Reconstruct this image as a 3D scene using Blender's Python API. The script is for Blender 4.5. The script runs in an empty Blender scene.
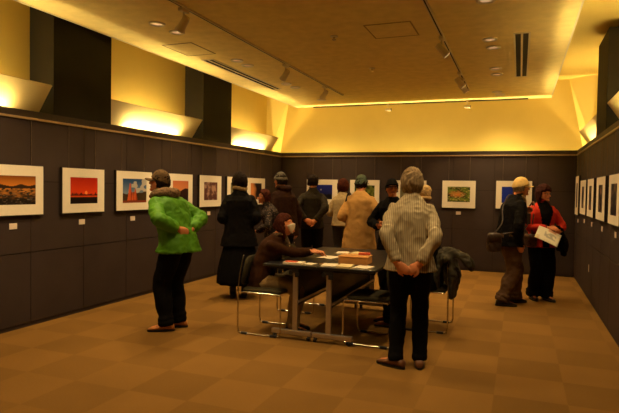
import bpy, math, random
from mathutils import Vector, Matrix, noise
random.seed(7)
PI = math.pi
S = bpy.context.scene
COL = S.collection
V = Vector

# ------------------------------------------------------------------ materials
MATS = {}
def mat(name, col, rough=.7, spec=.3, metal=0, var=.12, vscale=30, bump=.0, bscale=120, emit=None, estr=0, stretch=None):
    if name in MATS: return MATS[name]
    m = bpy.data.materials.new(name); m.use_nodes = True
    nt = m.node_tree; b = nt.nodes['Principled BSDF']
    b.inputs['Roughness'].default_value = rough
    b.inputs['Specular IOR Level'].default_value = spec
    b.inputs['Metallic'].default_value = metal
    tc = nt.nodes.new('ShaderNodeTexCoord'); src = tc.outputs['Object']
    if stretch:
        mp = nt.nodes.new('ShaderNodeMapping'); mp.inputs['Scale'].default_value = stretch
        nt.links.new(src, mp.inputs[0]); src = mp.outputs[0]
    n = nt.nodes.new('ShaderNodeTexNoise'); n.inputs['Scale'].default_value = vscale; n.inputs['Detail'].default_value = 4
    nt.links.new(src, n.inputs['Vector'])
    r = nt.nodes.new('ShaderNodeValToRGB')
    r.color_ramp.elements[0].position = .3; r.color_ramp.elements[1].position = .7
    r.color_ramp.elements[0].color = tuple(c*(1-var) for c in col)+(1,)
    r.color_ramp.elements[1].color = tuple(min(1, c*(1+var)) for c in col)+(1,)
    nt.links.new(n.outputs['Fac'], r.inputs[0]); nt.links.new(r.outputs[0], b.inputs['Base Color'])
    if bump:
        n2 = nt.nodes.new('ShaderNodeTexNoise'); n2.inputs['Scale'].default_value = bscale; n2.inputs['Detail'].default_value = 3
        nt.links.new(src, n2.inputs['Vector'])
        bp = nt.nodes.new('ShaderNodeBump'); bp.inputs['Strength'].default_value = bump; bp.inputs['Distance'].default_value = .01
        nt.links.new(n2.outputs['Fac'], bp.inputs['Height']); nt.links.new(bp.outputs[0], b.inputs['Normal'])
    if emit:
        b.inputs['Emission Color'].default_value = emit+(1,); b.inputs['Emission Strength'].default_value = estr
    MATS[name] = m
    return m

def attr_mat(name, rough=.6):
    if name in MATS: return MATS[name]
    m = bpy.data.materials.new(name); m.use_nodes = True
    nt = m.node_tree; b = nt.nodes['Principled BSDF']
    a = nt.nodes.new('ShaderNodeAttribute'); a.attribute_name = 'ink'
    nt.links.new(a.outputs['Color'], b.inputs['Base Color'])
    b.inputs['Roughness'].default_value = rough; b.inputs['Specular IOR Level'].default_value = .15
    MATS[name] = m; return m

def carpet_mat():
    m = bpy.data.materials.new('carpet_tiles'); m.use_nodes = True
    nt = m.node_tree; b = nt.nodes['Principled BSDF']; L = nt.links
    tc = nt.nodes.new('ShaderNodeTexCoord')
    add = nt.nodes.new('ShaderNodeVectorMath'); add.operation = 'ADD'; add.inputs[1].default_value = (.14+5, .26+5, 0)
    L.new(tc.outputs['Object'], add.inputs[0])
    sc = nt.nodes.new('ShaderNodeVectorMath'); sc.operation = 'SCALE'; sc.inputs['Scale'].default_value = 2.0
    L.new(add.outputs[0], sc.inputs[0])
    fl = nt.nodes.new('ShaderNodeVectorMath'); fl.operation = 'FLOOR'; L.new(sc.outputs[0], fl.inputs[0])
    wn = nt.nodes.new('ShaderNodeTexWhiteNoise'); wn.noise_dimensions = '2D'; L.new(fl.outputs[0], wn.inputs['Vector'])
    ck = nt.nodes.new('ShaderNodeTexChecker'); ck.inputs['Scale'].default_value = 1.0
    ck.inputs['Color1'].default_value = (.05, .05, .05, 1); ck.inputs['Color2'].default_value = (.75, .75, .75, 1)
    a2 = nt.nodes.new('ShaderNodeVectorMath'); a2.operation = 'ADD'; a2.inputs[1].default_value = (0, 0, .5)
    L.new(sc.outputs[0], a2.inputs[0]); L.new(a2.outputs[0], ck.inputs['Vector'])
    big = nt.nodes.new('ShaderNodeTexNoise'); big.inputs['Scale'].default_value = 1.3; L.new(tc.outputs['Object'], big.inputs['Vector'])
    mx = nt.nodes.new('ShaderNodeMath'); mx.operation = 'MULTIPLY_ADD'; mx.inputs[1].default_value = .5
    L.new(wn.outputs['Value'], mx.inputs[0]); L.new(ck.outputs['Fac'], mx.inputs[2])
    m3 = nt.nodes.new('ShaderNodeMath'); m3.operation = 'MULTIPLY'; m3.inputs[1].default_value = .22; L.new(mx.outputs[0], m3.inputs[0])
    n = nt.nodes.new('ShaderNodeTexNoise'); n.inputs['Scale'].default_value = 90; n.inputs['Detail'].default_value = 5
    L.new(tc.outputs['Object'], n.inputs['Vector'])
    m4 = nt.nodes.new('ShaderNodeMath'); m4.operation = 'MULTIPLY_ADD'; m4.inputs[1].default_value = .5
    L.new(n.outputs['Fac'], m4.inputs[0]); L.new(m3.outputs[0], m4.inputs[2])
    m5 = nt.nodes.new('ShaderNodeMath'); m5.operation = 'MULTIPLY_ADD'; m5.inputs[1].default_value = .5
    L.new(big.outputs['Fac'], m5.inputs[0]); L.new(m4.outputs[0], m5.inputs[2])
    r = nt.nodes.new('ShaderNodeValToRGB')
    r.color_ramp.elements[0].position = .35; r.color_ramp.elements[0].color = (.170, .088, .020, 1)
    r.color_ramp.elements[1].position = 1.25; r.color_ramp.elements[1].color = (.265, .137, .032, 1)
    L.new(m5.outputs[0], r.inputs[0]); L.new(r.outputs[0], b.inputs['Base Color'])
    b.inputs['Roughness'].default_value = .95; b.inputs['Specular IOR Level'].default_value = .1
    bp = nt.nodes.new('ShaderNodeBump'); bp.inputs['Strength'].default_value = .5; bp.inputs['Distance'].default_value = .006
    n2 = nt.nodes.new('ShaderNodeTexNoise'); n2.inputs['Scale'].default_value = 220; L.new(tc.outputs['Object'], n2.inputs['Vector'])
    L.new(n2.outputs['Fac'], bp.inputs['Height']); L.new(bp.outputs[0], b.inputs['Normal'])
    return m

def stripe_mat(name, c1, c2, freq=140):
    m = bpy.data.materials.new(name); m.use_nodes = True
    nt = m.node_tree; b = nt.nodes['Principled BSDF']; L = nt.links
    tc = nt.nodes.new('ShaderNodeTexCoord')
    w = nt.nodes.new('ShaderNodeTexWave'); w.wave_type = 'BANDS'; w.bands_direction = 'X'
    w.inputs['Scale'].default_value = freq/6.2832*.9; w.inputs['Distortion'].default_value = .6; w.inputs['Detail Scale'].default_value = .3
    L.new(tc.outputs['Object'], w.inputs['Vector'])
    r = nt.nodes.new('ShaderNodeValToRGB'); r.color_ramp.elements[0].position = .25; r.color_ramp.elements[1].position = .6
    r.color_ramp.elements[0].color = c1+(1,); r.color_ramp.elements[1].color = c2+(1,)
    L.new(w.outputs['Fac'], r.inputs[0]); L.new(r.outputs[0], b.inputs['Base Color'])
    b.inputs['Roughness'].default_value = .85; b.inputs['Specular IOR Level'].default_value = .2
    return m

def pattern_mat(name, base, spots, scale=45):
    m = bpy.data.materials.new(name); m.use_nodes = True
    nt = m.node_tree; b = nt.nodes['Principled BSDF']; L = nt.links
    tc = nt.nodes.new('ShaderNodeTexCoord')
    v = nt.nodes.new('ShaderNodeTexVoronoi'); v.inputs['Scale'].default_value = scale; L.new(tc.outputs['Object'], v.inputs['Vector'])
    r = nt.nodes.new('ShaderNodeValToRGB'); r.color_ramp.elements[0].position = .2; r.color_ramp.elements[1].position = .45
    r.color_ramp.elements[0].color = spots+(1,); r.color_ramp.elements[1].color = base+(1,)
    L.new(v.outputs['Distance'], r.inputs[0]); L.new(r.outputs[0], b.inputs['Base Color'])
    b.inputs['Roughness'].default_value = .9; b.inputs['Specular IOR Level'].default_value = .2
    return m

def panel_mat():
    # brown vinyl cloth with fine horizontal ribs
    m = bpy.data.materials.new('brown_panel_cloth'); m.use_nodes = True
    nt = m.node_tree; b = nt.nodes['Principled BSDF']; L = nt.links
    tc = nt.nodes.new('ShaderNodeTexCoord')
    n = nt.nodes.new('ShaderNodeTexNoise'); n.inputs['Scale'].default_value = 3; n.inputs['Detail'].default_value = 5
    L.new(tc.outputs['Object'], n.inputs['Vector'])
    r = nt.nodes.new('ShaderNodeValToRGB')
    r.color_ramp.elements[0].position = .3; r.color_ramp.elements[0].color = (.037, .0245, .0215, 1)
    r.color_ramp.elements[1].position = .7; r.color_ramp.elements[1].color = (.047, .0315, .0275, 1)
    L.new(n.outputs['Fac'], r.inputs[0]); L.new(r.outputs[0], b.inputs['Base Color'])
    w = nt.nodes.new('ShaderNodeTexWave'); w.bands_direction = 'Z'; w.inputs['Scale'].default_value = 30; w.inputs['Distortion'].default_value = .3
    L.new(tc.outputs['Object'], w.inputs['Vector'])
    bp = nt.nodes.new('ShaderNodeBump'); bp.inputs['Strength'].default_value = .18; bp.inputs['Distance'].default_value = .003
    L.new(w.outputs['Fac'], bp.inputs['Height']); L.new(bp.outputs[0], b.inputs['Normal'])
    b.inputs['Roughness'].default_value = .62; b.inputs['Specular IOR Level'].default_value = .25
    return m

M_panel = panel_mat()
M_seam = mat('panel_joint', (.018, .012, .01), .9)
M_capdark = mat('dark_cap', (.035, .024, .018), .6)
M_brass = mat('picture_rail_metal', (.42, .30, .17), .4, .5, .3)
M_column = mat('column_dark_paint', (.011, .009, .005), .8, vscale=2)
M_plaster = mat('cream_plaster', (.88, .70, .21), .9, .1, var=.03, vscale=2)
M_ceil = mat('ceiling_board', (.90, .74, .33), .92, .1, var=.07, vscale=7, bump=.25, bscale=60)
M_refl = mat('reflector_paint', (.80, .64, .30), .7, .2, var=.02, vscale=3)
M_carpet = carpet_mat()
M_tube = mat('lamp_tube', (1, .9, .6), .5, emit=(1, .73, .30), estr=145)
M_tube2 = mat('lamp_tube_back', (1, .9, .6), .5, emit=(1, .72, .30), estr=480)
M_white = mat('white_metal', (.75, .66, .45), .4, .5, var=.03)
M_dark = mat('dark_void', (.02, .015, .01), .9)
M_black = mat('black_plastic', (.012, .011, .010), .45, .4)
M_chrome = mat('chrome', (.62, .56, .46), .22, .5, 1.0, var=.03)
M_alu = mat('table_leg_metal', (.50, .44, .36), .38, .5, .85, var=.05)
M_tabletop = mat('black_laminate', (.014, .013, .012), .28, .5, var=.1)
M_mat = mat('cream_mat_board', (.86, .78, .62), .85, .1, var=.02)
M_frame = mat('black_frame', (.025, .017, .012), .5, .4)
M_card = mat('caption_card_paper', (.80, .68, .55), .8, .1, var=.03)
M_wire = mat('hanging_wire_steel', (.20, .15, .11), .5, .4, .5)
M_print = attr_mat('photo_print', .45)
M_fabric = mat('olive_chair_fabric', (.042, .034, .015), .9, .15, bump=.3, bscale=300)
M_skin = mat('skin', (.66, .24, .09), .55, .35, var=.08, vscale=18)
M_lip = mat('lip_skin', (.42, .12, .08), .5)
M_eyew = mat('eye_white', (.7, .6, .5), .3); M_eyed = mat('iris_dark', (.02, .012, .01), .2)

# ------------------------------------------------------------------ mesh collecting
class MB:
    def __init__(s): s.v = []; s.f = []
    def add(s, vs, fs):
        o = len(s.v); s.v += [V(p) for p in vs]; s.f += [tuple(i+o for i in f) for f in fs]; return s
    def box(s, x0, x1, y0, y1, z0, z1):
        vs = [(x, y, z) for z in (z0, z1) for y in (y0, y1) for x in (x0, x1)]
        return s.add(vs, [(0, 2, 3, 1), (4, 5, 7, 6), (0, 1, 5, 4), (2, 6, 7, 3), (0, 4, 6, 2), (1, 3, 7, 5)])
    def prism(s, poly, axis, a, b):
        # poly of 2D points in the plane of the other two axes
        n = len(poly)
        def mk(p, t):
            if axis == 'x': return (t, p[0], p[1])
            if axis == 'y': return (p[0], t, p[1])
            return (p[0], p[1], t)
        vs = [mk(p, a) for p in poly]+[mk(p, b) for p in poly]
        fs = [tuple(range(n)), tuple(range(2*n-1, n-1, -1))]+[(i, (i+1) % n+0, (i+1) % n+n, i+n) for i in range(n)]
        return s.add(vs, fs)
    def rings(s, rs, cap=True):
        n = len(rs[0]); vs = [p for r in rs for p in r]; fs = []
        for k in range(len(rs)-1):
            for i in range(n):
                j = (i+1) % n
                fs.append((k*n+i, k*n+j, (k+1)*n+j, (k+1)*n+i))
        if cap: fs += [tuple(range(n-1, -1, -1)), tuple(range((len(rs)-1)*n, len(rs)*n))]
        return s.add(vs, fs)
    def limb(s, pts, rads, seg=12, res=5, smooth=True, round_ends=True, flat=None):
        """tapered tube along a smoothed path; flat=(dir, factor) squashes the section along dir"""
        pts = [V(p) for p in pts]; n = len(pts)
        P = []; R = []
        for i in range(n-1):
            a = pts[max(i-1, 0)]; b = pts[i]; c = pts[i+1]; d = pts[min(i+2, n-1)]
            for k in range(res):
                t = k/res
                if smooth:
                    q = .5*((2*b)+(c-a)*t+(2*a-5*b+4*c-d)*t*t+(3*b-3*c+d-a)*t**3)
                else: q = b.lerp(c, t)
                P.append(q); tt = t*t*(3-2*t); R.append(rads[i]*(1-tt)+rads[i+1]*tt)
        P.append(pts[-1]); R.append(rads[-1])
        if round_ends:
            t0 = (P[0]-P[1]).normalized(); t1 = (P[-1]-P[-2]).normalized(); r0 = R[0]; r1 = R[-1]
            for a in (.45, .8, .97): P.insert(0, pts[0]+t0*r0*a); R.insert(0, r0*math.sqrt(1-a*a))
            for a in (.45, .8, .97): P.append(pts[-1]+t1*r1*a); R.append(r1*math.sqrt(1-a*a))
        up = None; rs = []
        for i, p in enumerate(P):
            t = (P[min(i+1, len(P)-1)]-P[max(i-1, 0)]).normalized()
            if up is None:
                up = t.cross(V((0, 0, 1)))
                if up.length < .1: up = t.cross(V((0, 1, 0)))
                up.normalize()
            else: up = (up-t*up.dot(t)).normalized()
            w = t.cross(up)
            ring = []
            for k in range(seg):
                a = 2*PI*k/seg; o = (up*math.cos(a)+w*math.sin(a))*R[i]
                if flat: fd = V(flat[0]).normalized(); o = o-fd*o.dot(fd)*(1-flat[1])
                ring.append(p+o)
            rs.append(ring)
        return s.rings(rs)
    def torso(s, secs, seg=24, res=4):
        """secs: (centre, right, forward, rx, ry)"""
        out = []
        n = len(secs)
        def cr(a, b, c, d, t): return .5*((2*b)+(c-a)*t+(2*a-5*b+4*c-d)*t*t+(3*b-3*c+d-a)*t**3)
        for i in range(n-1):
            q = [secs[max(i-1, 0)], secs[i], secs[i+1], secs[min(i+2, n-1)]]
            for k in range(res+(1 if i == n-2 else 0)):
                t = k/res
                c = cr(*[x[0] for x in q], t); r = q[1][1].lerp(q[2][1], t).normalized(); f = q[1][2].lerp(q[2][2], t).normalized()
                rx = q[1][3]*(1-t)+q[2][3]*t; ry = q[1][4]*(1-t)+q[2][4]*t
                ring = []
                for a in range(seg):
                    an = 2*PI*a/seg; ca = math.cos(an); sa = math.sin(an)
                    e = .85
                    ring.append(c+r*rx*math.copysign(abs(ca)**e, ca)+f*ry*math.copysign(abs(sa)**e, sa))
                out.append(ring)
        return s.rings(out)
    def ell(s, c, rx, ry, rz, seg=16, rot=None):
        c = V(c); rs = []
        for j in range(1, seg//2+2):
            ph = PI*(j-.5)/(seg//2+1) - PI/2
            ring = []
            for i in range(seg):
                a = 2*PI*i/seg; p = V((rx*math.cos(a)*math.cos(ph), ry*math.sin(a)*math.cos(ph), rz*math.sin(ph)))
                if rot: p = rot @ p
                ring.append(c+p)
            rs.append(ring)
        return s.rings(rs)
    def cyl(s, a, b, r, seg=12, r2=None):
        return s.limb([a, b], [r, r if r2 is None else r2], seg=seg, res=1, round_ends=False, smooth=False)
    def mesh(s, name, scale=1.0):
        me = bpy.data.meshes.new(name); me.from_pydata([tuple(p*scale) for p in s.v], [], s.f); me.update()
        return me
    def build(s, name, m, parent=None, smooth=False, bevel=0, remesh=0, scale=1.0, wrinkle=None, cut=None, mi=None, smooth_it=0, loc=None):
        me = s.mesh(name, scale)
        o = bpy.data.objects.new(name, me)
        if bevel:
            md = o.modifiers.new('bevel', 'BEVEL'); md.width = bevel; md.segments = 2; md.limit_method = 'ANGLE'
        if remesh:
            COL.objects.link(o)
            md = o.modifiers.new('r', 'REMESH'); md.mode = 'VOXEL'; md.voxel_size = remesh
            if smooth_it:
                ms = o.modifiers.new('s', 'SMOOTH'); ms.factor = .5; ms.iterations = smooth_it
            bpy.context.view_layer.update()
            dg = bpy.context.evaluated_depsgraph_get()
            me2 = bpy.data.meshes.new_from_object(o.evaluated_get(dg))
            o.modifiers.clear(); o.data = me2; bpy.data.meshes.remove(me); me = me2; me.name = name
            COL.objects.unlink(o); smooth = True
        if wrinkle:
            amp, sx, sz, seed = wrinkle
            nr = [v.normal.copy() for v in me.vertices]
            for v, nn in zip(me.vertices, nr):
                p = v.co
                q = V((p.x*sx+seed, p.y*sx, p.z*sz+p.x*sx*.8))
                f = noise.noise(q); g = 1-abs(noise.noise(V((p.x*sx*1.7-seed, p.y*sx*1.7+p.z*sx*.5, p.z*sz*1.3))))*2
                v.co = p+nn*(amp*(f*.8+g*.5-.3))
        if cut:
            import bmesh
            bm = bmesh.new(); bm.from_mesh(me)
            dead = [f for f in bm.faces if cut(f.calc_center_median(), f.normal)]
            bmesh.ops.delete(bm, geom=dead, context='FACES'); bm.to_mesh(me); bm.free()
        ms = m if isinstance(m, (list, tuple)) else [m]
        for k in ms: me.materials.append(k)
        if mi:
            for p in me.polygons: p.material_index = mi(p.center)
        if smooth:
            for p in me.polygons: p.use_smooth = True
        COL.objects.link(o)
        if parent: o.parent = parent
        if loc: o.location = loc
        return o

def tag(o, label, cat, group=None):
    o['label'] = label; o['category'] = cat
    if group: o['group'] = group
    return o
def struct(o): o['kind'] = 'structure'; return o
def empty(name, loc, rz=0, label=None, cat=None, group=None):
    o = bpy.data.objects.new(name, None); COL.objects.link(o); o.location = loc; o.rotation_euler = (0, 0, rz); o.empty_display_size = .1
    if label: tag(o, label, cat, group)
    return o
def copy_tree(o, loc=None, rz=None, label=None, parent=None):
    c = o.copy(); COL.objects.link(c)
    if parent: c.parent = parent
    if loc: c.location = loc
    if rz is not None: c.rotation_euler = (0, 0, rz)
    if label: c['label'] = label
    for ch in list(o.children): copy_tree(ch, parent=c)
    return c

# ------------------------------------------------------------------ the room
XL, XR, YB, YF = -4.8, .94, 10.78, -2.0     # faces of the hanging panels
ZT = 2.18; ZC = 3.27; ZH = 3.6; YW = 11.15
struct(MB().box(-5.4, 1.5, YF-.2, 11.4, -.1, 0).build('floor', M_carpet))
# left / right / back panel walls: 0.75 m panels with narrow joints
def panel_wall(name, axis, face, thick, a0, a1, origin):
    b = MB(); g = .004
    e = []
    k = math.floor((a0-origin)/.75)
    x = origin+k*.75
    while x < a1-1e-6:
        p, q = max(x, a0), min(x+.75, a1)
        if q-p > .03:
            for z0, z1 in ((0, .04), (.04, .785), (.785, 1.53), (1.53, ZT)):
                d = .008 if z0 == 0 else 0
                pp, qq = (p, q) if z0 == 0 else (p+g, q-g)
                zz0, zz1 = (z0, z1) if z0 == 0 else (z0+g, z1-g)
                if axis == 'x': b.box(*sorted((face-thick*0-math.copysign(d, thick)*1, face-thick)), pp, qq, zz0, zz1)
                else: b.box(pp, qq, *sorted((face-math.copysign(d, thick), face-thick)), zz0, zz1)
        x += .75
    return b.build(name, M_panel, bevel=.0)
struct(panel_wall('wall_left', 'x', XL, .03, YF, YB, 4.32))
struct(panel_wall('wall_right', 'x', XR, -.03, YF, YB, 4.50))
struct(panel_wall('wall_back', 'y', YB, -.03, XL, XR, -.45))
struct(MB().box(XL-.10, XL-.012, YF, YB+.1, 0, ZT+.03).build('wall_left_backing', M_seam))
struct(MB().box(XR+.012, XR+.10, YF, YB+.1, 0, ZT+.03).build('wall_right_backing', M_seam))
struct(MB().box(XL, XR, YB+.012, YB+.10, 0, ZT+.03).build('wall_back_backing', M_seam))
struct(MB().box(-5.4, 1.5, YF-.15, YF, 0, ZH).build('wall_front', M_plaster))
# picture rail (thin metal line) and the dark cap over it
n = 1
for r, c in (((XL-.02, XL+.022, YF, YB, ZT-.008, ZT+.016), (XL-.10, XL+.006, YF, YB+.05, ZT+.016, ZT+.088)),
             ((XR-.022, XR+.02, YF, YB, ZT-.008, ZT+.016), (XR-.006, XR+.10, YF, YB+.05, ZT+.016, ZT+.088)),
             ((XL+.022, XR-.022, YB-.022, YB+.02, ZT-.008, ZT+.016), (XL+.006, XR-.006, YB-.006, YB+.10, ZT+.016, ZT+.088))):
    struct(MB().box(*r).build('trim_%d' % n, M_brass, bevel=.003)); struct(MB().box(*c).build('trim_%d' % (n+1), M_capdark)); n += 2
# outer shell above and behind the panels
XNL, XNR = -5.15, 1.29
struct(MB().box(XNL-.25, XNL, YF, 10.74, 0, ZH).build('wall_left_upper', M_plaster))
struct(MB().box(XNR, XNR+.25, YF, 10.74, 0, ZH).build('wall_right_upper', M_plaster))
struct(MB().box(-5.4, 1.54, YW, YW+.2, 0, ZH).build('wall_back_upper', M_plaster))
def corner(xa, xtop, xbot, name):
    b = MB()
    zs = (0, ZH); sgn = math.copysign(.25, xa)
    xb0 = xbot+(xbot-xtop)/(3.6-2.36)*2.36*0
    b.add([(xa, 10.74, 2.0), (xa, 10.74, ZH), (xtop, YW, ZH), (xbot, YW, 2.0), (xa+sgn, 10.74, 2.0), (xa+sgn, 10.74, ZH), (xtop+sgn*2.4, YW+.02, ZH), (xbot+sgn*1.9, YW+.02, 2.0)],
          [(0, 1, 2, 3), (7, 6, 5, 4), (0, 4, 5, 1), (1, 5, 6, 2), (3, 2, 6, 7), (0, 3, 7, 4)])
    struct(b.build(name, M_plaster))
corner(XNL, -4.78, -5.04, 'wall_left_corner'); corner(XNR, .80, 1.12, 'wall_right_corner')
# ceilings: a high one and the dropped flat board under it
struct(MB().box(-5.4, 1.54, YF-.15, 11.35, ZH, ZH+.1).build('ceiling_high', M_plaster))
cl = MB().box(-4.575, .486, YF, YW-.02, ZC, ZC+.10)
struct(cl.build('ceiling', M_ceil))
struct(MB().box(-4.600, -4.577, YF, YW-.02, ZC-.002, ZC+.05).box(-4.572, -4.566, YF, YW-.02, ZC-.004, ZC+.01).build('trim_7', M_white))
struct(MB().box(.488, .505, YF, YW-.02, ZC-.002, ZC+.05).build('trim_8', M_white))
# dark piers between the light niches
for i, (y0, y1) in enumerate(((-1.44, -.54), (1.59, 2.49), (4.617, 5.52), (7.65, 8.57))):
    struct(MB().box(XNL+.0, XL+.003, y0, y1, ZT+.088, ZH).build('pier_left', M_column, bevel=.004))
for i, (y0, y1) in enumerate(((-1.7, -.8), (1.33, 2.23), (4.35, 5.25), (7.38, 8.28))):
    struct(MB().box(XR-.003, XNR-.0, y0, y1, ZT+.088, ZH-.12).build('pier_right', M_column, bevel=.004))
# cove lights: a tilted reflector board with a tube behind it and one before it
def lamp_area(name, loc, rot, sx, sy, power, col, spread=180):
    d = bpy.data.lights.new(name, 'AREA'); d.shape = 'RECTANGLE'; d.size = sx; d.size_y = sy; d.energy = power; d.color = col
    d.spread = math.radians(spread)
    o = bpy.data.objects.new(name, d); o.location = loc; o.rotation_euler = rot; COL.objects.link(o); return o
def cove(side, y0, y1, c, label, half=.62):
    sg = 1 if side == 'l' else -1
    X = (lambda d: XL-d) if sg == 1 else (lambda d: XR+d)
    t = empty('cove_light', (X(.1), (y0+y1)/2, ZT+.088), 0, label, 'light', 'cove lights in the niches above the panels')
    ox, oy, oz = t.location
    b = MB()
    p = [(X(.205), 2.28), (X(.0), 2.58), (X(.012), 2.588), (X(.217), 2.288)]
    b.prism([(q[0]-ox, q[1]-oz) for q in p], 'y', y0-oy, y1-oy)
    b.build('reflector_board', M_refl, t)
    cy = c
    for dx, dz in ((.27, 2.31), (.115, 2.245)):
        b = MB(); b.cyl((X(dx)-ox, cy-half-oy, dz-oz), (X(dx)-ox, cy+half-oy, dz-oz), .016, 10)
        tb = b.build('lamp_tube', M_tube, t, smooth=False)
        for s in (-1, 1): MB().box(X(dx)-ox-.02, X(dx)-ox+.02, cy+s*(half+.012)-.012-oy, cy+s*(half+.012)+.012-oy, dz-oz-.04, dz-oz+.02).build('lamp_holder', M_white, tb)
    return t
NW = 'niche light with tilted cream board, '
cove('l', 2.5, 4.60, 3.55, NW+'left wall, cut by the left picture edge')
cove('l', 5.53, 7.63, 6.58, NW+'left wall, between the two dark piers')
cove('l', 8.58, 10.62, 9.6, NW+'left wall, beside the back wall corner')
cove('r', 5.27, 7.36, 6.3, NW+'right wall, nearer the camera than the dark pier')
cove('r', 8.30, 10.95-.3, 9.5, NW+'right wall, beyond the dark pier')
# back cavity: a row of tubes behind the back panels, washing the upper wall
for i, x in enumerate((-3.9, -1.9, .1)):
    tb = MB().cyl((-.6, 0, 0), (.6, 0, 0), .016, 10).build('tube_light', M_tube2, None)
    tb.location = (x, YB+.16, 1.30)
    tag(tb, 'fluorescent tube hidden behind the back wall panels', 'light', 'tubes behind the back wall panels')
    MB().box(-.62, .62, -.03, .03, -.05, -.02).build('lamp_holder', M_white, tb)
struct(MB().box(XL+.02, XR-.02, YB+.1, YW, 1.0, 1.1).build('trim_9', M_plaster))

# ------------------------------------------------------------------ ceiling fittings
def downlight(x, y, i):
    t = empty('downlight', (x, y, ZC), 0)
    rs = []
    prof = [(.090, 0), (.090, -.004), (.084, -.016), (.070, -.018), (.055, -.004), (.040, -.002), (.001, -.001)]
    def lathe(pr, n=20): return [[V((r*math.cos(2*PI*k/n), r*math.sin(2*PI*k/n), z)) for k in range(n)] for r, z in pr]
    MB().rings(lathe(prof[:5]), cap=False).build('trim_ring', M_white, t, smooth=True)
    MB().rings(lathe([(.060, -.0045), (.02, -.0035), (.001, -.003)]), cap=False).build('reflector_cone', mat('downlight_inner', (.35, .2, .1), .3, .5, .6, emit=(1, .6, .3), estr=.5), t, smooth=True)
    return t
dl = downlight(-3.73, 5.0, 0)
DL = [(-3.73, 5.0, 'nearest in the left row'), (-3.71, 5.34, 'second in the left row, beside the hanging spotlight'), (-3.71, 6.76, 'third in the left row, beside the long vent'),
      (-3.71, 7.08, 'fourth in the left row'), (-3.72, 8.5, 'fifth in the left row'), (-3.70, 8.85, 'sixth in the left row, near the back'), (-3.7, 10.2, 'last in the left row'),
      (-.34, 5.33, 'nearest in the right row, cut by the top edge'), (-.37, 6.7, 'second in the right row'), (-.35, 7.08, 'third in the right row, beside the vent'),
      (-.37, 8.28, 'fourth in the right row'), (-.37, 8.7, 'fifth in the right row'), (-.42, 10.2, 'second to last in the right row'), (-.38, 10.5, 'last in the right row')]
for i, (x, y, l) in enumerate(DL):
    o = dl if i == 0 else copy_tree(dl)
    o.location = (x, y, ZC); tag(o, 'round recessed ceiling downlight, '+l, 'light', 'recessed downlights')
def slot_vent(x, y0, y1, w, label):
    t = empty('ceiling_vent', (x, (y0+y1)/2, ZC), 0, label, 'vent'); h = (y1-y0)/2
    b = MB()
    b.box(-w-.02, -w, -h, h, -.008, .0).box(w, w+.02, -h, h, -.008, 0).box(-w-.02, w+.02, -h-.02, -h, -.008, 0).box(-w-.02, w+.02, h, h+.02, -.008, 0).box(-.012, .012, -h, h, -.008, 0)
    b.build('vent_frame', M_white, t)
    for s in (-1, 1): MB().box(s*(w+.012)/2-(w-.012)/2, s*(w+.012)/2+(w-.012)/2, -h, h, -.004, -.001).build('vent_slot', M_dark, t)
slot_vent(-4.09, 6.62, 8.92, .075, 'long double-slot air vent in the ceiling above the left wall')
slot_vent(-.025, 6.55, 8.95, .07, 'double-slot air vent in the ceiling near the right edge')
def hatch(x0, x1, y0, y1, label):
    t = empty('access_panel', ((x0+x1)/2, (y0+y1)/2, ZC), 0, label, 'hatch'); w = (x1-x0)/2; h = (y1-y0)/2; e = .014
    MB().box(-w, w, -h, -h+e, -.006, 0).box(-w, w, h-e, h, -.006, 0).box(-w, -w+e, -h+e, h-e, -.006, 0).box(w-e, w, -h+e, h-e, -.006, 0).build('panel_edge', mat('hatch_edge', (.40, .28, .12), .7), t)
    MB().box(-w+e, w-e, -h+e, h-e, -.003, 0).build('panel_board', M_ceil, t)
hatch(-1.62, -1.11, 5.74, 6.28, 'square ceiling access hatch in the middle of the ceiling')
hatch(-4.23, -3.80, 5.77, 6.35, 'square ceiling access hatch above the left wall by the downlights')
for x, y, l in ((-2.05, 6.04, 'small round sprinkler on the ceiling beside the square hatch'), (-2.05, 7.77, 'small round sprinkler farther back in the ceiling centre')):
    t = empty('sprinkler', (x, y, ZC), 0, l, 'sprinkler')
    MB().cyl((0, 0, 0), (0, 0, -.012), .045, 16).build('rose', M_white, t)
    MB().cyl((0, 0, -.012), (0, 0, -.04), .014, 10).cyl((0, 0, -.04), (0, 0, -.045), .025, 12).build('nozzle', M_chrome, t)
def track(a, b, label):
    a = V(a); b = V(b); d = b-a; t = empty('lighting_track', tuple((a+b)/2), math.atan2(d.y, d.x), label, 'track'); h = d.length/2
    MB().box(-h, h, -.018, -.008, -.022, 0).box(-h, h, .008, .018, -.022, 0).box(-h, h, -.008, .008, -.004, 0).box(-h-.02, -h, -.018, .018, -.024, 0).box(h, h+.02, -.018, .018, -.024, 0).build('rail', M_white, t)
    MB().box(-h, h, -.0085, .0085, -.020, -.005).build('conductor_slot', M_dark, t)
    return t
track((-3.12, -1, ZC), (-3.12, 9.75, ZC), 'long white lighting track above the left side of the room')
track((-.87, -1, ZC), (-.87, 9.85, ZC), 'long white lighting track above the right side of the room')
M_white_keep = M_white; M_white = mat('dark_bronze_metal', (.06, .045, .025), .5)
track((-4.17, 11.05, ZC), (.08, 11.05, ZC), 'lighting track running across the ceiling at the back wall')
M_white = M_white_keep
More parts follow.
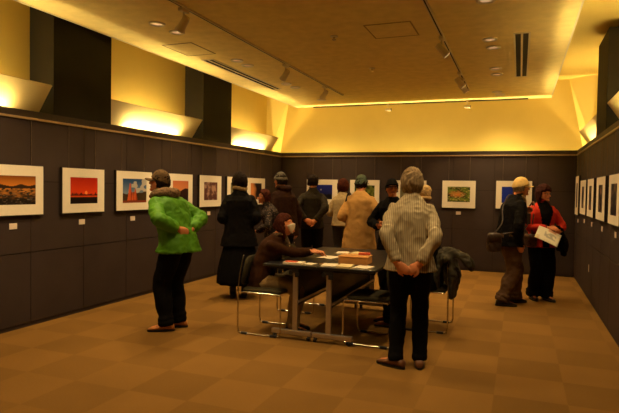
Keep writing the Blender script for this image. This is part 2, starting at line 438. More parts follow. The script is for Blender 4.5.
def spot_fixture(loc, aim, label, k=1.25, lit=1):
    t = empty('track_spotlight', loc, 0, label, 'spotlight', 'spotlights on the ceiling tracks')
    MB().box(-.02, .02, -.05, .05, -.05, -.022).build('adapter', M_white, t, bevel=.003)
    MB().cyl((0, 0, -.05), (0, 0, -.10), .009, 8).build('stem', M_white, t)
    d = (V(aim)-V(loc)).normalized(); c = V((0, 0, -.135))
    b = MB().limb([c-d*.06, c-d*.03, c+d*.02, c+d*.07], [.024, .030, .033, .040], 14, 3, round_ends=False)
    h = b.build('lamp_head', M_white, t, smooth=True)
    MB().cyl(c+d*.0705, c+d*.073, .034, 14).build('lens', mat('spot_lens', (.9, .7, .4), .3, emit=(1, .7, .35), estr=1.5) if lit else M_dark, h)
    t.scale = (k, k, k)
    return t
def spot_light(loc, aim, power, ang, col=(1, .66, .33), blend=.8, size=.05):
    d = bpy.data.lights.new('spot_lamp', 'SPOT'); d.energy = power; d.spot_size = math.radians(ang); d.spot_blend = blend; d.color = col; d.shadow_soft_size = size
    o = bpy.data.objects.new('spot_lamp', d); o.location = loc
    o.rotation_euler = (V(aim)-V(loc)).to_track_quat('-Z', 'Y').to_euler(); COL.objects.link(o)
WARM = (1, .69, .33)
TS = [((-3.12, y, ZC), (-4.8, ty, 1.44), l) for y, ty, l in ((2.3, 3.3, 0), (3.5, 4.1, 0), (4.6, 5.03, 'left track, nearest the camera in view'), (5.3, 5.95, 0),
       (6.3, 6.95, 0), (7.1, 7.85, 'left track, at its middle'), (8.0, 8.7, 0), (8.75, 9.6, 'left track, near its far end'))]
TS += [((-.87, y, ZC), (.94, ty, 1.44), l) for y, ty, l in ((3.4, 4.4, 0), (4.6, 5.4, 0), (5.4, 6.3, 0), (6.35, 7.3, 'right track, nearest the camera in view'), (7.2, 8.3, 0), (8.3, 9.3, 'right track, upper one of the far pair'), (8.75, 10.1, 'right track, lower one of the far pair'))]
for loc, aim, l in TS:  # entries without a label are added lamps that get no fixture
    if l: spot_fixture(loc, aim, 'small white spotlight on the '+l)
    p = V(loc)+V((0, 0, -.15)); d = (V(aim)-p).normalized(); p = p+d*.09
    spot_light(p, aim, 80 if aim[0] < 0 else 46, 50, WARM)
spot_fixture((-2.56, 11.05, ZC), (-2.0, 11.03, 3.25), 'small white spotlight on the back track, left of centre', .9, 0)
spot_fixture((-1.0, 11.05, ZC), (-.4, 11.03, 3.25), 'small white spotlight on the back track, right of centre', .9, 0)
# far pictures are lit by added fixtureless spots under the tracks, plus the downlights
for x, sx in ((-3.86, -3.12), (-2.94, -3.12), (-2.0, -.87), (-1.08, -.87), (-.1, -.87)):
    spot_light((sx, 9.3, ZC-.12), (x, YB, 1.42), 55, 46, WARM)
for x, y, l in DL: spot_light((x, y, ZC-.02), (x, y, 0), 84, 110, WARM, 1, .05)
for x, y in ((-3.7, 2.2), (-3.7, 3.6), (-2.05, 4.4), (-2.05, 2.6), (-.4, 2.2), (-.4, 3.8), (-2.05, .6), (-2.05, 7.0), (-2.05, 9.2)): spot_light((x, y, ZC-.02), (x, y, 0), 125 if y > 3 else 55, 115, WARM, 1, .06)  # more spots added to brighten the room, no ceiling fitting at these points

# ------------------------------------------------------------------ framed photographs
def nz(u, v, s, o=0): return noise.noise(V((u*s+o, v*s-o, o*1.7)))
def mixc(a, b, t): t = max(0, min(1, t)); return tuple(a[i]*(1-t)+b[i]*t for i in range(3))
def art_harbour(u, v):
    c = mixc((.65, .22, .03), (.16, .045, .01), (v-.62)/.4)
    ridge = .66+.07*nz(u, 0, 4, 3)+.05*abs(u-.5)
    if .56 < v < ridge: c = (.03, .015, .01)
    elif v <= .56:
        c = mixc((.012, .008, .006), (.55, .22, .04), v/.56*1.3-.45+.6*nz(u, v*3, 6, 1))
        if nz(u*1.3, v*3, 9, 7) > .12: c = (.03, .02, .015)
        if nz(u*1.3, v*4, 12, 2) > .42 and v < .42: c = (.16, .13, .09)
    return c
def art_redsun(u, v):
    c = mixc((.75, .06, .01), (.38, .012, .008), (v-.3)*1.3)
    d = math.hypot((u-.57)*1.35, v-.42)
    if d < .065: c = (.95, .32, .08)
    if v < .36+.04*nz(u, 0, 14, 5)+(.05 if nz(u, 0, 25, 2) > .2 else 0): c = (.08, .01, .01)
    if v < .31: c = (.6, .07, .01)
    if v < .25: c = (.012, .006, .005)
    return c
def art_rocks(u, v):
    c = mixc((.25, .32, .4), (.02, .07, .2), v*1.2-.1)
    if nz(u, v*1.5, 4, 2) > .02 and u > .35: c = mixc(c, (.55, .5, .42), .8)
    if v < .42+.12*(u-.5)+.1*nz(u, 0, 5, 1): c = (.05, .03, .015)
    for cx, w, h in ((.30, .11, .82), (.52, .09, .6), (.42, .06, .45)):
        if abs(u-cx) < w*(1.05-v/h) + .01 and v < h: c = (.6, .11, .03) if u < cx+.02 else (.35, .05, .015)
    if v < .10: c = (.2, .04, .015)
    return c
def art_dusk(u, v):
    c = mixc((.75, .33, .10), (.55, .16, .07), v)
    if v < .62-.55*(1-abs(u-.1))*0-.5*max(0, .75-u)+.04*nz(u, 0, 9, 4): c = (.03, .01, .008)
    if v < .25: c = mixc(c, (.02, .01, .01), .8)
    return c
def art_blossom(u, v):
    t = nz(u, v*.8, 5, 9)+.5*nz(u, v, 12, 3); return mixc((.10, .035, .03), (.42, .26, .2), t*1.3+.25-(.3 if v < .3 else 0))
def art_grey(u, v): return mixc((.25, .22, .12), (.10, .09, .05), v+.5*nz(u, v, 6, 1))
def art_flame(u, v):
    d = u-.35+.2*nz(u, v, 3, 5); return mixc((.6, .22, .06), (.015, .008, .008), (d+.1)*3.2)
def art_night(u, v):
    c = mixc((.005, .006, .03), (.012, .02, .26), v*1.1-.1)
    if v < .35+.05*nz(u, 0, 8, 1): c = (.006, .005, .01)
    d = math.hypot((u-.45)*1.4, v-.66); return mixc((.8, .7, .6), c, d*14) if d < .07 else c
def art_green(u, v):
    t = nz(u, v, 5, 4); c = mixc((.02, .03, .008), (.17, .2, .03), t*1.4+.4); return c
def art_pond(u, v):
    c = mixc((.02, .035, .008), (.17, .22, .03), nz(u, v*2, 4, 8)*1.3+.4)
    d = math.hypot((u-.42), (v-.5)*1.6); w = 1-d/.42
    if w > 0: c = mixc(c, (.6, .22, .05), w*1.3+.5*nz(u, v*2, 9, 1))
    if nz(u, v*2, 14, 5) > .38: c = (.5, .4, .15)
    return c
def art_blue(u, v):
    c = mixc((.012, .03, .35), (.02, .015, .02), (u-.25)*2.2)
    if u > .45: c = mixc(c, (.16, .07, .03), nz(u, v, 5, 2)*1.6+.2)
    return c
def art_dark(seed):
    def f(u, v):
        t = nz(u*.8, v, 3.2, seed)+.4*nz(u, v, 9, seed); c = mixc((.012, .009, .012), (.24, .14, .09), t*1.5-.02)
        return c
    return f
def picture(side, a0, a1, z0, z1, art, what, iw=.66, ih=.56, cap=None, iy=0):
    """a0..a1 along the wall; front of the frame 3.5 cm off it"""
    w = (a1-a0)/2; h = (z1-z0)/2; c = (a0+a1)/2; zc = (z0+z1)/2
    if side == 'l': loc = (XL, c, zc); rz = PI/2
    elif side == 'r': loc = (XR, c, zc); rz = -PI/2
    else: loc = (c, YB, zc); rz = 0
    t = empty('framed_photograph', loc, rz, what, 'picture', 'framed photographs on the brown panels')
    D = .038   # local: -y looks into the room
    MB().box(-w, w, -D, -.004, -h, h).build('frame', M_frame, t, bevel=.002)
    e = .008; pw = w*iw; ph = h*ih
    b = MB()
    yo = -D-.003; yi = -D
    b.box(-w+e, w-e, yo, yi, ph+iy, h-e).box(-w+e, w-e, yo, yi, -h+e, -ph+iy).box(-w+e, -pw, yo, yi, -ph+iy, ph+iy).box(pw, w-e, yo, yi, -ph+iy, ph+iy)
    b.build('mat_board', M_mat, t)
    nx, ny = 72, 54
    vs = [(-pw+2*pw*i/nx, -D-.001, -ph+iy+2*ph*j/ny) for j in range(ny+1) for i in range(nx+1)]
    fs = [(j*(nx+1)+i, j*(nx+1)+i+1, (j+1)*(nx+1)+i+1, (j+1)*(nx+1)+i) for j in range(ny) for i in range(nx)]
    p = MB().add(vs, fs).build('print', M_print, t)
    at = p.data.color_attributes.new('ink', 'FLOAT_COLOR', 'POINT')
    for j in range(ny+1):
        for i in range(nx+1): at.data[j*(nx+1)+i].color = art(i/nx, j/ny)+(1,)
    for s in (-1, 1):
        x = s*w*.62
        MB().cyl((x, -.01, h), (x, -.01, ZT-zc-.005), .0022, 6).build('hanging_wire', M_wire, t)
    if cap is not None:
        off, dz, ctext = cap
        cc = MB().box(-.045, .045, -.006, 0, -.03, .03)
        k = cc.build('caption_card', M_card, None, bevel=.001)
        if side == 'l': k.location = (XL+.0015, c+off, z0-dz); k.rotation_euler = (0, 0, PI/2)
        elif side == 'r': k.location = (XR-.0015, c+off, z0-dz); k.rotation_euler = (0, 0, -PI/2)
        else: k.location = (c+off, YB-.0015, z0-dz)
        tag(k, ctext, 'caption card', 'caption cards under the photographs')
P = picture
P('l', 3.75, 4.45, 1.175, 1.70, art_harbour, 'framed photograph of an orange harbour sunset with boats, cut by the left edge', .70, .56, (.0, .105, 'white caption card under the orange harbour photograph'))
P('l', 4.70, 5.37, 1.175, 1.70, art_redsun, 'cream matted photograph of a red sky with a low sun', .64, .58, (.0, .105, 'white caption card under the red sunset photograph'))
P('l', 5.575, 6.30, 1.175, 1.70, art_rocks, 'framed photograph of red rock towers under blue sky', .66, .60, (.0, .105, 'white caption card under the red rock photograph'))
P('l', 6.66, 7.31, 1.175, 1.70, art_dusk, 'cream matted photograph of an orange dusk over a dark mountain, behind the green jacket', .62, .58, None)
P('l', 7.50, 8.19, 1.175, 1.70, art_blossom, 'framed photograph of pale brown blossom, right of the green jacket man', .60, .56, (.0, .105, 'white caption card under the pale blossom photograph'))
P('l', 8.38, 9.03, 1.175, 1.70, art_grey, 'framed dull green photograph, half behind the head of the black skirt wearer', .60, .58, None)
P('l', 9.12, 9.90, 1.175, 1.70, art_flame, 'cream matted photograph in orange and black, last on the left wall', .60, .60, None)
P('b', -4.20, -3.50, 1.18, 1.71, art_night, 'cream matted deep blue night photograph beside the man with clasped hands', .64, .56, None)
P('b', -3.25, -2.62, 1.18, 1.71, art_green, 'cream matted dark green photograph behind the tan coat and green cap', .66, .56, None)
P('b', -2.33, -1.69, 1.18, 1.71, art_grey, 'cream matted photograph mostly hidden behind the striped shirt man', .62, .56, None)
P('b', -1.40, -.77, 1.18, 1.715, art_pond, 'cream matted photograph of an orange and green pond on the back wall', .66, .54, (.0, .09, 'white caption card under the orange and green pond photograph'))
P('b', -.42, .215, 1.19, 1.72, art_blue, 'cream matted blue and dark photograph behind the yellow cap', .66, .56, None)
rn = ('first from the back corner', 'second from the back corner', 'third from the back corner', 'fourth from the back corner', 'fifth, cut by the view edge')
for k, (a0, a1, z0, z1, ia) in enumerate(((10.0, 10.50, 1.14, 1.80, .5), (8.92, 9.68, 1.18, 1.71, .4), (8.02, 8.70, 1.18, 1.71, .42), (6.98, 7.72, 1.18, 1.71, .46), (6.0, 6.70, 1.18, 1.71, .55))):
    P('r', a0, a1, z0, z1, art_dark(11+k*3), 'dark upright photograph on the right wall, '+rn[k], ia, .62,
      (.05, .10, 'white caption card on the right wall, '+rn[k]))
# wall socket plate by the right corner
so = MB().box(-.003, .0, -.03, .03, -.05, .05).build('wall_socket', M_white, None, bevel=.001); so.location = (XR-.001, 8.6, .45)
tag(so, 'small pale wall socket low on the right wall', 'socket')

# ------------------------------------------------------------------ tables and chairs
ZTAB = .745
def table(x0, x1, post, r0, r1, label):
    y0, y1 = 4.97, 6.77
    t = empty('folding_table', ((x0+x1)/2, (y0+y1)/2, 0), 0, label, 'table', 'folding tables pushed together'); ox, oy = t.location.x, t.location.y
    MB().box(x0-ox, x1-ox, y0-oy, y1-oy, ZTAB-.028, ZTAB).build('tabletop', M_tabletop, t, bevel=.006)
    for q in (y0-oy+.12, y1-oy-.15): MB().box(x0-ox+.03, x1-ox-.03, q, q+.03, ZTAB-.06, ZTAB-.028).build('underframe_bar', M_black, t)
    for yy in (4.965, 6.70):
        s = 1 if yy < 5.5 else -1
        yc = yy-oy+.03*s
        px = post-ox
        MB().box(px-.026, px+.026, yc-.014, yc+.014, .085, ZTAB-.07).build('leg', M_alu, t, bevel=.004)
        MB().box(px-.06, px+.035, yc-.02, yc+.02, ZTAB-.075, ZTAB-.028).cyl((px-.045, yc-.03, ZTAB-.075), (px-.045, yc+.03, ZTAB-.075), .022, 12).box(px+.0, px+.045, yc-.03, yc+.01, ZTAB-.115, ZTAB-.07).build('hinge_bracket', M_black, t)
        ft = MB().box(r0-ox, r1-ox, yc-.022, yc+.022, .05, .095).build('foot_rail', M_alu, t, bevel=.006)
        for cx in (r0-ox+.03, r1-ox-.03):
            c = MB().cyl((cx-.012, yc-.0, .026), (cx-.004, yc, .026), .025, 14).cyl((cx+.004, yc, .026), (cx+.012, yc, .026), .025, 14).box(cx-.004, cx+.004, yc-.008, yc+.008, .026, .05)
            c.build('castor', M_black, t)
    MB().box(post-ox-.012, post-ox+.02, 5.02-oy, 6.66-oy, .34, .385).build('stretcher', M_black, t, bevel=.003)
    MB().box(post-ox+.028, post-ox+.036, 5.0-oy, 6.66-oy, .385-.012, .395).build('stretcher_edge', M_alu, t)
    MB().box(post-ox-.045, post-ox-.030, 5.06-oy, 6.62-oy, .36, .68).build('modesty_panel', M_black, t)
    return t
table(-2.405, -1.826, -2.05, -2.30, -1.875, 'black folding table, left one of the pair, where the masked woman sits')
table(-1.822, -1.243, -1.70, -1.865, -1.455, 'black folding table, right one of the pair, under the cardboard box')

def make_chair():
    """local: sitter faces +x, origin on the floor under the seat centre"""
    t = empty('stacking_chair', (0, 0, 0))
    W = .255
    for s in (-1, 1):
        y = s*W
        MB().limb([(-.215, s*.20, .80), (-.235, y*.93, .62), (-.245, y, .45), (-.245, y, .30), (-.245, y, .06), (-.235, y, .016), (-.19, y, .011), (.18, y, .011), (.225, y, .018), (.235, y, .06), (.235, y, .25), (.235, y, .40), (.225, y, .428), (.19, y, .433), (-.20, y, .433)],
                  [.0085]*15, 8, 4, smooth=False).build('side_frame', M_chrome, t, smooth=True)
        for x in (-.17, .16):
            MB().box(x-.035, x+.035, y-.014, y+.014, .0, .024).build('glide', M_black, t, bevel=.004)
    for q in (-.20, .19): MB().cyl((q, -W, .427), (q, W, .427), .009, 8).build('cross_bar', M_chrome, t)
    b = MB(); rs = []
    def rr(cx, w, d, z, n=28, e=.35):
        r = []
        for k in range(n):
            a = 2*PI*k/n; ca, sa = math.cos(a), math.sin(a)
            r.append(V((cx+d*math.copysign(abs(ca)**e, ca), w*math.copysign(abs(sa)**e, sa), z)))
        return r
    b.rings([rr(.0, .235, .215, .432), rr(.0, .245, .228, .445), rr(0, .245, .228, .458), rr(0, .225, .21, .470), rr(0, .12, .11, .474)])
    b.build('seat', M_fabric, t, smooth=True)
    # backrest pad: rounded, tapering to the top, slightly bowed
    n = 30; front = []; back = []; mid = []
    for k in range(n):
        a = 2*PI*k/n; ca, sa = math.cos(a), math.sin(a); e = .5
        yy = .225*math.copysign(abs(ca)**e, ca); zz = .155*math.copysign(abs(sa)**e, sa)
        yy *= 1-.14*max(0, zz/.155); z = .635+zz
        bx = -.235+.03*(z-.635)/.15*.8+.06*yy*yy/.05*(.6)
        front.append(V((bx+.018, yy*.95, .635+zz*.95))); mid.append(V((bx, yy, z))); back.append(V((bx-.016, yy*.95, .635+zz*.95)))
    c0 = [V((p.x-.012, p.y*.5, .635+(p.z-.635)*.5)) for p in front]; c1 = [V((p.x-.012, p.y*.5, .635+(p.z-.635)*.5)) for p in back]
    MB().rings([c1, back, mid, front, c0]).build('backrest', M_fabric, t, smooth=True)
    return t
ch = make_chair()
ch.location = (-2.435, 5.225, 0)
tag(ch, 'olive stacking chair with chrome legs, under the seated masked woman', 'chair', 'stacking chairs around the tables')
copy_tree(ch, (-1.335, 5.30, 0), PI, 'empty olive stacking chair at the right table end, behind the striped shirt man')
copy_tree(ch, (-.915, 6.09, 0), PI, 'stacking chair with a black coat draped over its back, right of the striped shirt man')
copy_tree(ch, (-2.50, 6.35, 0), 0, 'olive stacking chair with only its back showing beyond the masked woman')

# ------------------------------------------------------------------ people
def ik(a, b, l1, l2, pole):
    a = V(a); b = V(b); d = b-a; L = min(d.length, (l1+l2)*.998); u = d.normalized(); b = a+u*L
    x = (l1*l1-l2*l2+L*L)/(2*L); h = math.sqrt(max(0, l1*l1-x*x)); p = V(pole); p = (p-u*p.dot(u)).normalized()
    return a+u*x+p*h, b
AX, BX, CX = .076, .096, .117
def headpt(d):
    x, y, z = AX*d.x, BX*d.y, CX*d.z
    if d.z < 0:
        t = -d.z
        x *= 1-.26*t**1.6
        if d.y < 0: y *= 1-.42*t
        else: y *= 1-.10*t
    if d.y > .6: y -= .005*(d.y-.6)/.4
    return V((x, y, z))
def hand(m, side, wrist, fd, nrm, curl=.35, thumb=.5):
    """fd fingers direction, nrm palm normal (the way the palm looks)"""
    fd = V(fd).normalized(); nrm = V(nrm); nrm = (nrm-fd*nrm.dot(fd)).normalized()
    lat = fd.cross(nrm)*side      # towards the thumb
    w = V(wrist)
    k = w+fd*.088
    m.limb([w-fd*.02, w+fd*.02, w+fd*.055, w+fd*.088], [.026, .036, .042, .040], 14, 4, flat=(nrm, .42))
    for off, ln in ((.030, .072), (.010, .080), (-.010, .075), (-.029, .058)):
        p = k-fd*.006+lat*off; pts = [p-fd*.02, p]; d = fd.copy(); a = curl*.9
        for seg in (.42, .33, .25):
            d = (d*math.cos(a)+nrm*math.sin(a)).normalized(); n2 = None
            p = p+d*ln*seg; pts.append(p.copy())
            nr = (nrm*math.cos(a)-fd*math.sin(a)); a = curl*1.6 if curl > 0 else 0
            # rotate in the fd/nrm plane
            ang = math.atan2(d.dot(nrm), d.dot(fd))+curl*.55; d = fd*math.cos(ang)+nrm*math.sin(ang); a = 0
        m.limb(pts, [.0095, .0095, .009, .0085, .007], 8, 2)
    b = w+fd*.025+lat*.026
    td = (fd*.75+lat*.75+nrm*.25*thumb).normalized(); td2 = (fd*.95+lat*.15+nrm*.5*thumb).normalized()
    m.limb([b-lat*.012, b+td*.035, b+td*.035+td2*.026, b+td*.035+td2*.048], [.014, .0125, .0105, .008], 8, 3)

def R3(pitch, yaw, roll=0):
    return Matrix.Rotation(yaw, 3, 'Z') @ Matrix.Rotation(-pitch, 3, 'X') @ Matrix.Rotation(roll, 3, 'Y')
SM = lambda t: max(0, min(1, t))**2*(3-2*max(0, min(1, t)))

class Fig:
    """local frame: looks along +y, right hand on +x, z up; authored at 1.70 m and scaled"""
    def __init__(s, H=1.7, seated=False, lean=4, lean2=6, hz=None, yaw2=0, arms=None, feet=None, toes=(0, 0), head=(0, 0, 0), wide=1.0, neckfwd=0, shift=(0, 0)):
        s.k = H/1.7; s.wide = wide
        hz = hz if hz is not None else (.53/s.k if seated else .92)
        s.pel = V((shift[0], shift[1], hz)); l1, l2 = math.radians(lean), math.radians(lean2)
        u1 = V((0, math.sin(l1), math.cos(l1))); u2 = V((0, math.sin(l1+l2), math.cos(l1+l2)))
        s.u1, s.u2 = u1, u2
        s.waist = s.pel+u1*.16; s.chest = s.waist+u2*.215; s.sh = s.chest+u2*.125; s.nb = s.sh+u2*.055
        ty = math.radians(yaw2)
        s.r1 = V((1, 0, 0)); s.r2 = V((math.cos(ty), math.sin(ty), 0))
        s.f1 = u1.cross(s.r1); s.f2 = u2.cross(s.r2).normalized()
        s.hc = s.nb+u2*.035+V((0, .022+neckfwd, .080))
        s.HR = R3(*[math.radians(a) for a in head])
        W = .163*wide
        s.S = {1: s.sh+s.r2*W-u2*.064, -1: s.sh-s.r2*W-u2*.064}
        s.E = {}; s.Wr = {}; s.H = {}
        arms = arms or {}
        for sd in (1, -1):
            a = arms.get(sd) or dict(w=(sd*.25, .03, hz-.08), pole=(sd*.4, -1, 0), fd=(0, .15, -1), n=(-sd, 0, 0), curl=.3)
            e, w = ik(s.S[sd], V(a['w']), .285, .255, a.get('pole', (sd*.5, -1, -.2)))
            s.E[sd] = e; s.Wr[sd] = w; s.H[sd] = a
        s.hip = {1: s.pel+V((.088, 0, -.02)), -1: s.pel+V((-.088, 0, -.02))}
        feet = feet or {1: (.10, .0), -1: (-.10, .0)}
        s.K = {}; s.A = {}; s.toe = {}
        for i, sd in enumerate((1, -1)):
            fx, fy = feet[sd]; k, a = ik(s.hip[sd], V((fx, fy, .085)), .43, .415, (0, 1, .35 if seated else .05))
            s.K[sd] = k; s.A[sd] = a; an = math.radians(toes[i]); s.toe[sd] = V((math.sin(an), math.cos(an), 0))
    def neckblob(s, m, r=.055):
        m.limb([s.sh-s.u2*.03, s.nb, s.hc-V((0, .02, .05))], [r*1.25, r*1.05, r], 14, 3)
    def torso_secs(s, e, hem=None, flare=0, top=True):
        w = s.wide; out = []
        if hem is not None:
            z = hem
            hx, hy = flare if isinstance(flare, tuple) else (flare, flare)
            c = s.pel.copy(); c.z = z
            out.append((c, s.r1, V((0, 1, 0)), .17*w+e+hx, .125+e+hy))
            c2 = s.pel.copy(); c2.z = (z+s.pel.z)/2; out.append((c2, s.r1, V((0, 1, 0)), .172*w+e+hx*.5, .125+e+hy*.5)) if s.pel.z-z > .15 else None
        else: out.append((s.pel-s.u1*.08, s.r1, s.f1, .155*w+e, .105+e))
        out += [(s.pel, s.r1, s.f1, .168*w+e, .118+e), (s.waist, s.r1, s.f1, .140*w+e, .102+e), (s.chest-s.u2*.05, s.r2, s.f2, .152*w+e, .116+e),
                (s.chest+s.u2*.03, s.r2, s.f2, .158*w+e, .116+e), (s.sh-s.u2*.045, s.r2, s.f2, .130*w+e, .093+e), (s.sh+s.u2*.012, s.r2, s.f2, .088*w+e*.8, .066+e*.8)]
        if top: out.append((s.nb+s.u2*.006, s.r2, s.f2, .065+e*.3, .058+e*.3))
        return [q for q in out if q]
    def body(s, label, hands=True):
        m = MB()
        m.torso(s.torso_secs(-.014)); s.neckblob(m)
        for sd in (1, -1):
            m.limb([s.S[sd], (s.S[sd]+s.E[sd])/2, s.E[sd], s.E[sd].lerp(s.Wr[sd], .3), s.Wr[sd]], [.022, .036, .034, .036, .026], 12, 4)
            m.limb([s.hip[sd], (s.hip[sd]+s.K[sd])/2, s.K[sd], s.K[sd].lerp(s.A[sd], .3), s.A[sd]], [.082, .070, .050, .052, .035], 12, 4)
            a = s.A[sd]; t = s.toe[sd]
            m.limb([a-t*.03-V((0, 0, .04)), a+t*.06-V((0, 0, .045)), a+t*.14-V((0, 0, .055))], [.03, .032, .022], 10, 3)
            h = s.H[sd]
            hand(m, sd, s.Wr[sd], h.get('fd', (0, .15, -1)), h.get('n', (-sd, 0, 0)), h.get('curl', .3))
        # head
        rs = []; N = 28
        for j in range(1, N):
            ph = -PI/2+PI*j/N
            rs.append([s.hc+s.HR @ headpt(V((math.cos(a)*math.cos(ph), math.sin(a)*math.cos(ph), math.sin(ph)))) for a in [2*PI*i/N for i in range(N)]])
        m.rings(rs)
        def hp(x, y, z): return s.hc+s.HR @ V((x, y, z))
        m.limb([hp(0, .086, .012), hp(0, .099, -.010), hp(0, .107, -.026)], [.007, .009, .012], 8, 3)         # nose
        m.limb([hp(-.010, .096, -.030), hp(.010, .096, -.030)], [.009, .009], 8, 2)
        m.ell(hp(0, .070, -.088), .026, .020, .018)                                                             # chin
        m.limb([hp(-.018, .080, -.058), hp(0, .088, -.056), hp(.018, .080, -.058)], [.006, .009, .006], 8, 3)    # mouth
        for sd in (1, -1):
            m.limb([hp(sd*.012, .088, .026), hp(sd*.03, .084, .030), hp(sd*.05, .070, .026)], [.007, .008, .006], 8, 2)   # brow
            m.ell(hp(sd*.044, .062, -.018), .018, .016, .016)                                                   # cheek
            m.ell(hp(sd*.080, -.006, -.008), .008, .017, .030, 12, s.HR)                                        # ear
        inv = s.HR.inverted(); k = s.k; hc = s.hc
        def mi(c):
            q = inv @ (c/k-hc)
            return 1 if (abs(q.x) < .025 and q.y > .07 and -.068 < q.z < -.048) else 0
        o = m.build('person', [M_skin, M_lip], None, remesh=.0058, scale=k, mi=mi, smooth_it=2)
        s.o = o
        for sd in (1, -1):
            e = MB().ell((0, 0, 0), .011, .011, .011, 12).build('eye', [M_eyew, M_eyed], o, smooth=True, scale=k, mi=lambda c: 1 if (inv @ c).y > .0078*k else 0)
            e.location = hp(sd*.031, .0755, .008)*k
        tag(o, label, 'person')
        return o
    def shell(s, name, m, fn, N=44, streak=0, zs=1.0, seed=0):
        """closed shell round the head; fn(dir) -> thickness over the skull (negative hides inside)"""
        rs = []
        for j in range(1, N):
            ph = -PI/2+PI*j/N; ring = []
            for i in range(N):
                a = 2*PI*i/N; d = V((math.cos(a)*math.cos(ph), math.sin(a)*math.cos(ph), math.sin(ph)))
                p = headpt(d); t = fn(d)
                if streak and t > 0:
                    t += streak*noise.noise(V((a*4*math.cos(ph)+seed, ph*2.2, seed)))+streak*.8*noise.noise(V((d.x*14+seed, d.y*14, d.z*4)))+streak*.35*noise.noise(V((a*26, ph*3, seed)))
                q = p+d*t
                if d.z < 0 and t > 0: q.z *= zs
                ring.append(s.hc+s.HR @ q)
            rs.append(ring)
        return MB().rings(rs).build(name, m, s.o, smooth=True, scale=s.k)
    def hair(s, m, style='short', th=.016, streak=.010, seed=1):
        def f(d):
            if style == 'short':
                zl = -.42+SM((d.y+.15)/.75)*1.02; 
            elif style == 'bob':
                zl = -1.3+SM((d.y-.10)/.22)*1.55+SM((d.y-.5)/.4)*.08
            elif style == 'full':
                zl = -.62+SM((d.y+.05)/.32)*.75+SM((d.y-.25)/.5)*.42
            zl += .10*noise.noise(V((d.x*7, d.y*7, seed)))+.05*noise.noise(V((d.x*20, d.y*20, seed)))
            t = SM((d.z-zl)/.10)
            if d.z < -.3: t *= SM((.16+.55*(d.z+.3)-d.y)/.12)
            return -.02+t*(.02+th*(1.0+.25*SM(d.z)+(.35*SM(-d.z*1.2) if style=='bob' else 0)))
        s.shell('hair', m, f, N=72, streak=streak, zs=1.22 if style == 'bob' else 1.06, seed=seed)
    def cap(s, m, brim=True, name='cap', th=.020, rib=0, zb=.16, mb=None):
        def f(d):
            t = SM((d.z-zb-.10*d.y)/.07)
            r = rib*math.sin(math.atan2(d.y, d.x)*26) if rib else 0
            return -.025+t*(.025+th+r+(.012*SM((d.z-.5)/.5)))
        c = s.shell(name, m, f)
        if brim:
            rs = []
            for k in range(9):
                a = -1.15+2.3*k/8
                for_ = []
                inner = V((.088*math.sin(a), .098*math.cos(a), .026)); outer = V((.090*math.sin(a)*1.0, .098*math.cos(a)+.072*math.cos(a*1.05)**.8, .012-.012*abs(math.sin(a))))
                rs.append([s.hc+s.HR @ (inner+V((0, -.02, .004))), s.hc+s.HR @ (outer+V((0, 0, .003))), s.hc+s.HR @ (outer-V((0, 0, .004))), s.hc+s.HR @ (inner+V((0, -.02, -.006)))])
            MB().rings(rs).build('brim', mb or m, c, smooth=False, scale=s.k, bevel=0)
        return c
    def top(s, name, m, e=.02, hem=.80, flare=0, sl=.058, cuff=.045, collar=.02, cut=None, wr=(.009, 9, 14, 3), long=.94, hood=False, vox=.011):
        b = MB(); b.torso(s.torso_secs(e, hem, flare))
        for sd in (1, -1):
            el = s.E[sd]; w = s.E[sd].lerp(s.Wr[sd], long); sh = s.S[sd]; b.ell(sh-s.r2*sd*.020, sl*1.06, sl*1.1, sl*1.06)
            b.limb([sh-s.r2*sd*.02, sh.lerp(el, .35), sh.lerp(el, .75), el, el.lerp(w, .35), el.lerp(w, .75), w],
                   [sl*1.0, sl*1.04, sl*.98, sl*1.04, sl*.98, (sl+cuff)/2, cuff], 14, 4, round_ends=False)
            # sleeve bunching
            for t in (.55, .72, .88): 
                p = el.lerp(w, t); dd = (w-el).normalized(); r = (sl*.98)*(1-t)+cuff*t+.007
                b.limb([p-dd*.008, p+dd*.008], [r, r], 14, 1, round_ends=False)
            p = sh.lerp(el, .85); dd = (el-sh).normalized(); b.limb([p-dd*.01, p+dd*.01], [sl*1.10]*2, 14, 1, round_ends=False)
        if collar:
            rs = []
            for hh, rr in ((-.03, .082), (0, .076), (collar, .070), (collar+.03, .072)):
                c = s.nb+s.u2*hh+V((0, .004+hh*.3, 0)); rs.append([c+s.r2*rr*math.cos(2*PI*k/20)+V((0, 1, 0))*rr*.95*math.sin(2*PI*k/20) for k in range(20)])
            b.rings(rs)
        if hood:
            c = s.nb-s.f2*.075+s.u2*.0
            b.limb([c+s.r2*.10+s.f2*.06+s.u2*.02, c+s.r2*.07, c-s.f2*.025-s.u2*.02, c-s.r2*.07, c-s.r2*.10+s.f2*.06+s.u2*.02], [.030, .042, .052, .042, .030], 14, 4)
        k = s.k
        return b.build(name, m, s.o, remesh=vox, scale=s.k, wrinkle=wr, smooth_it=3, cut=(lambda c, n: cut(c/k, n)) if cut else None)
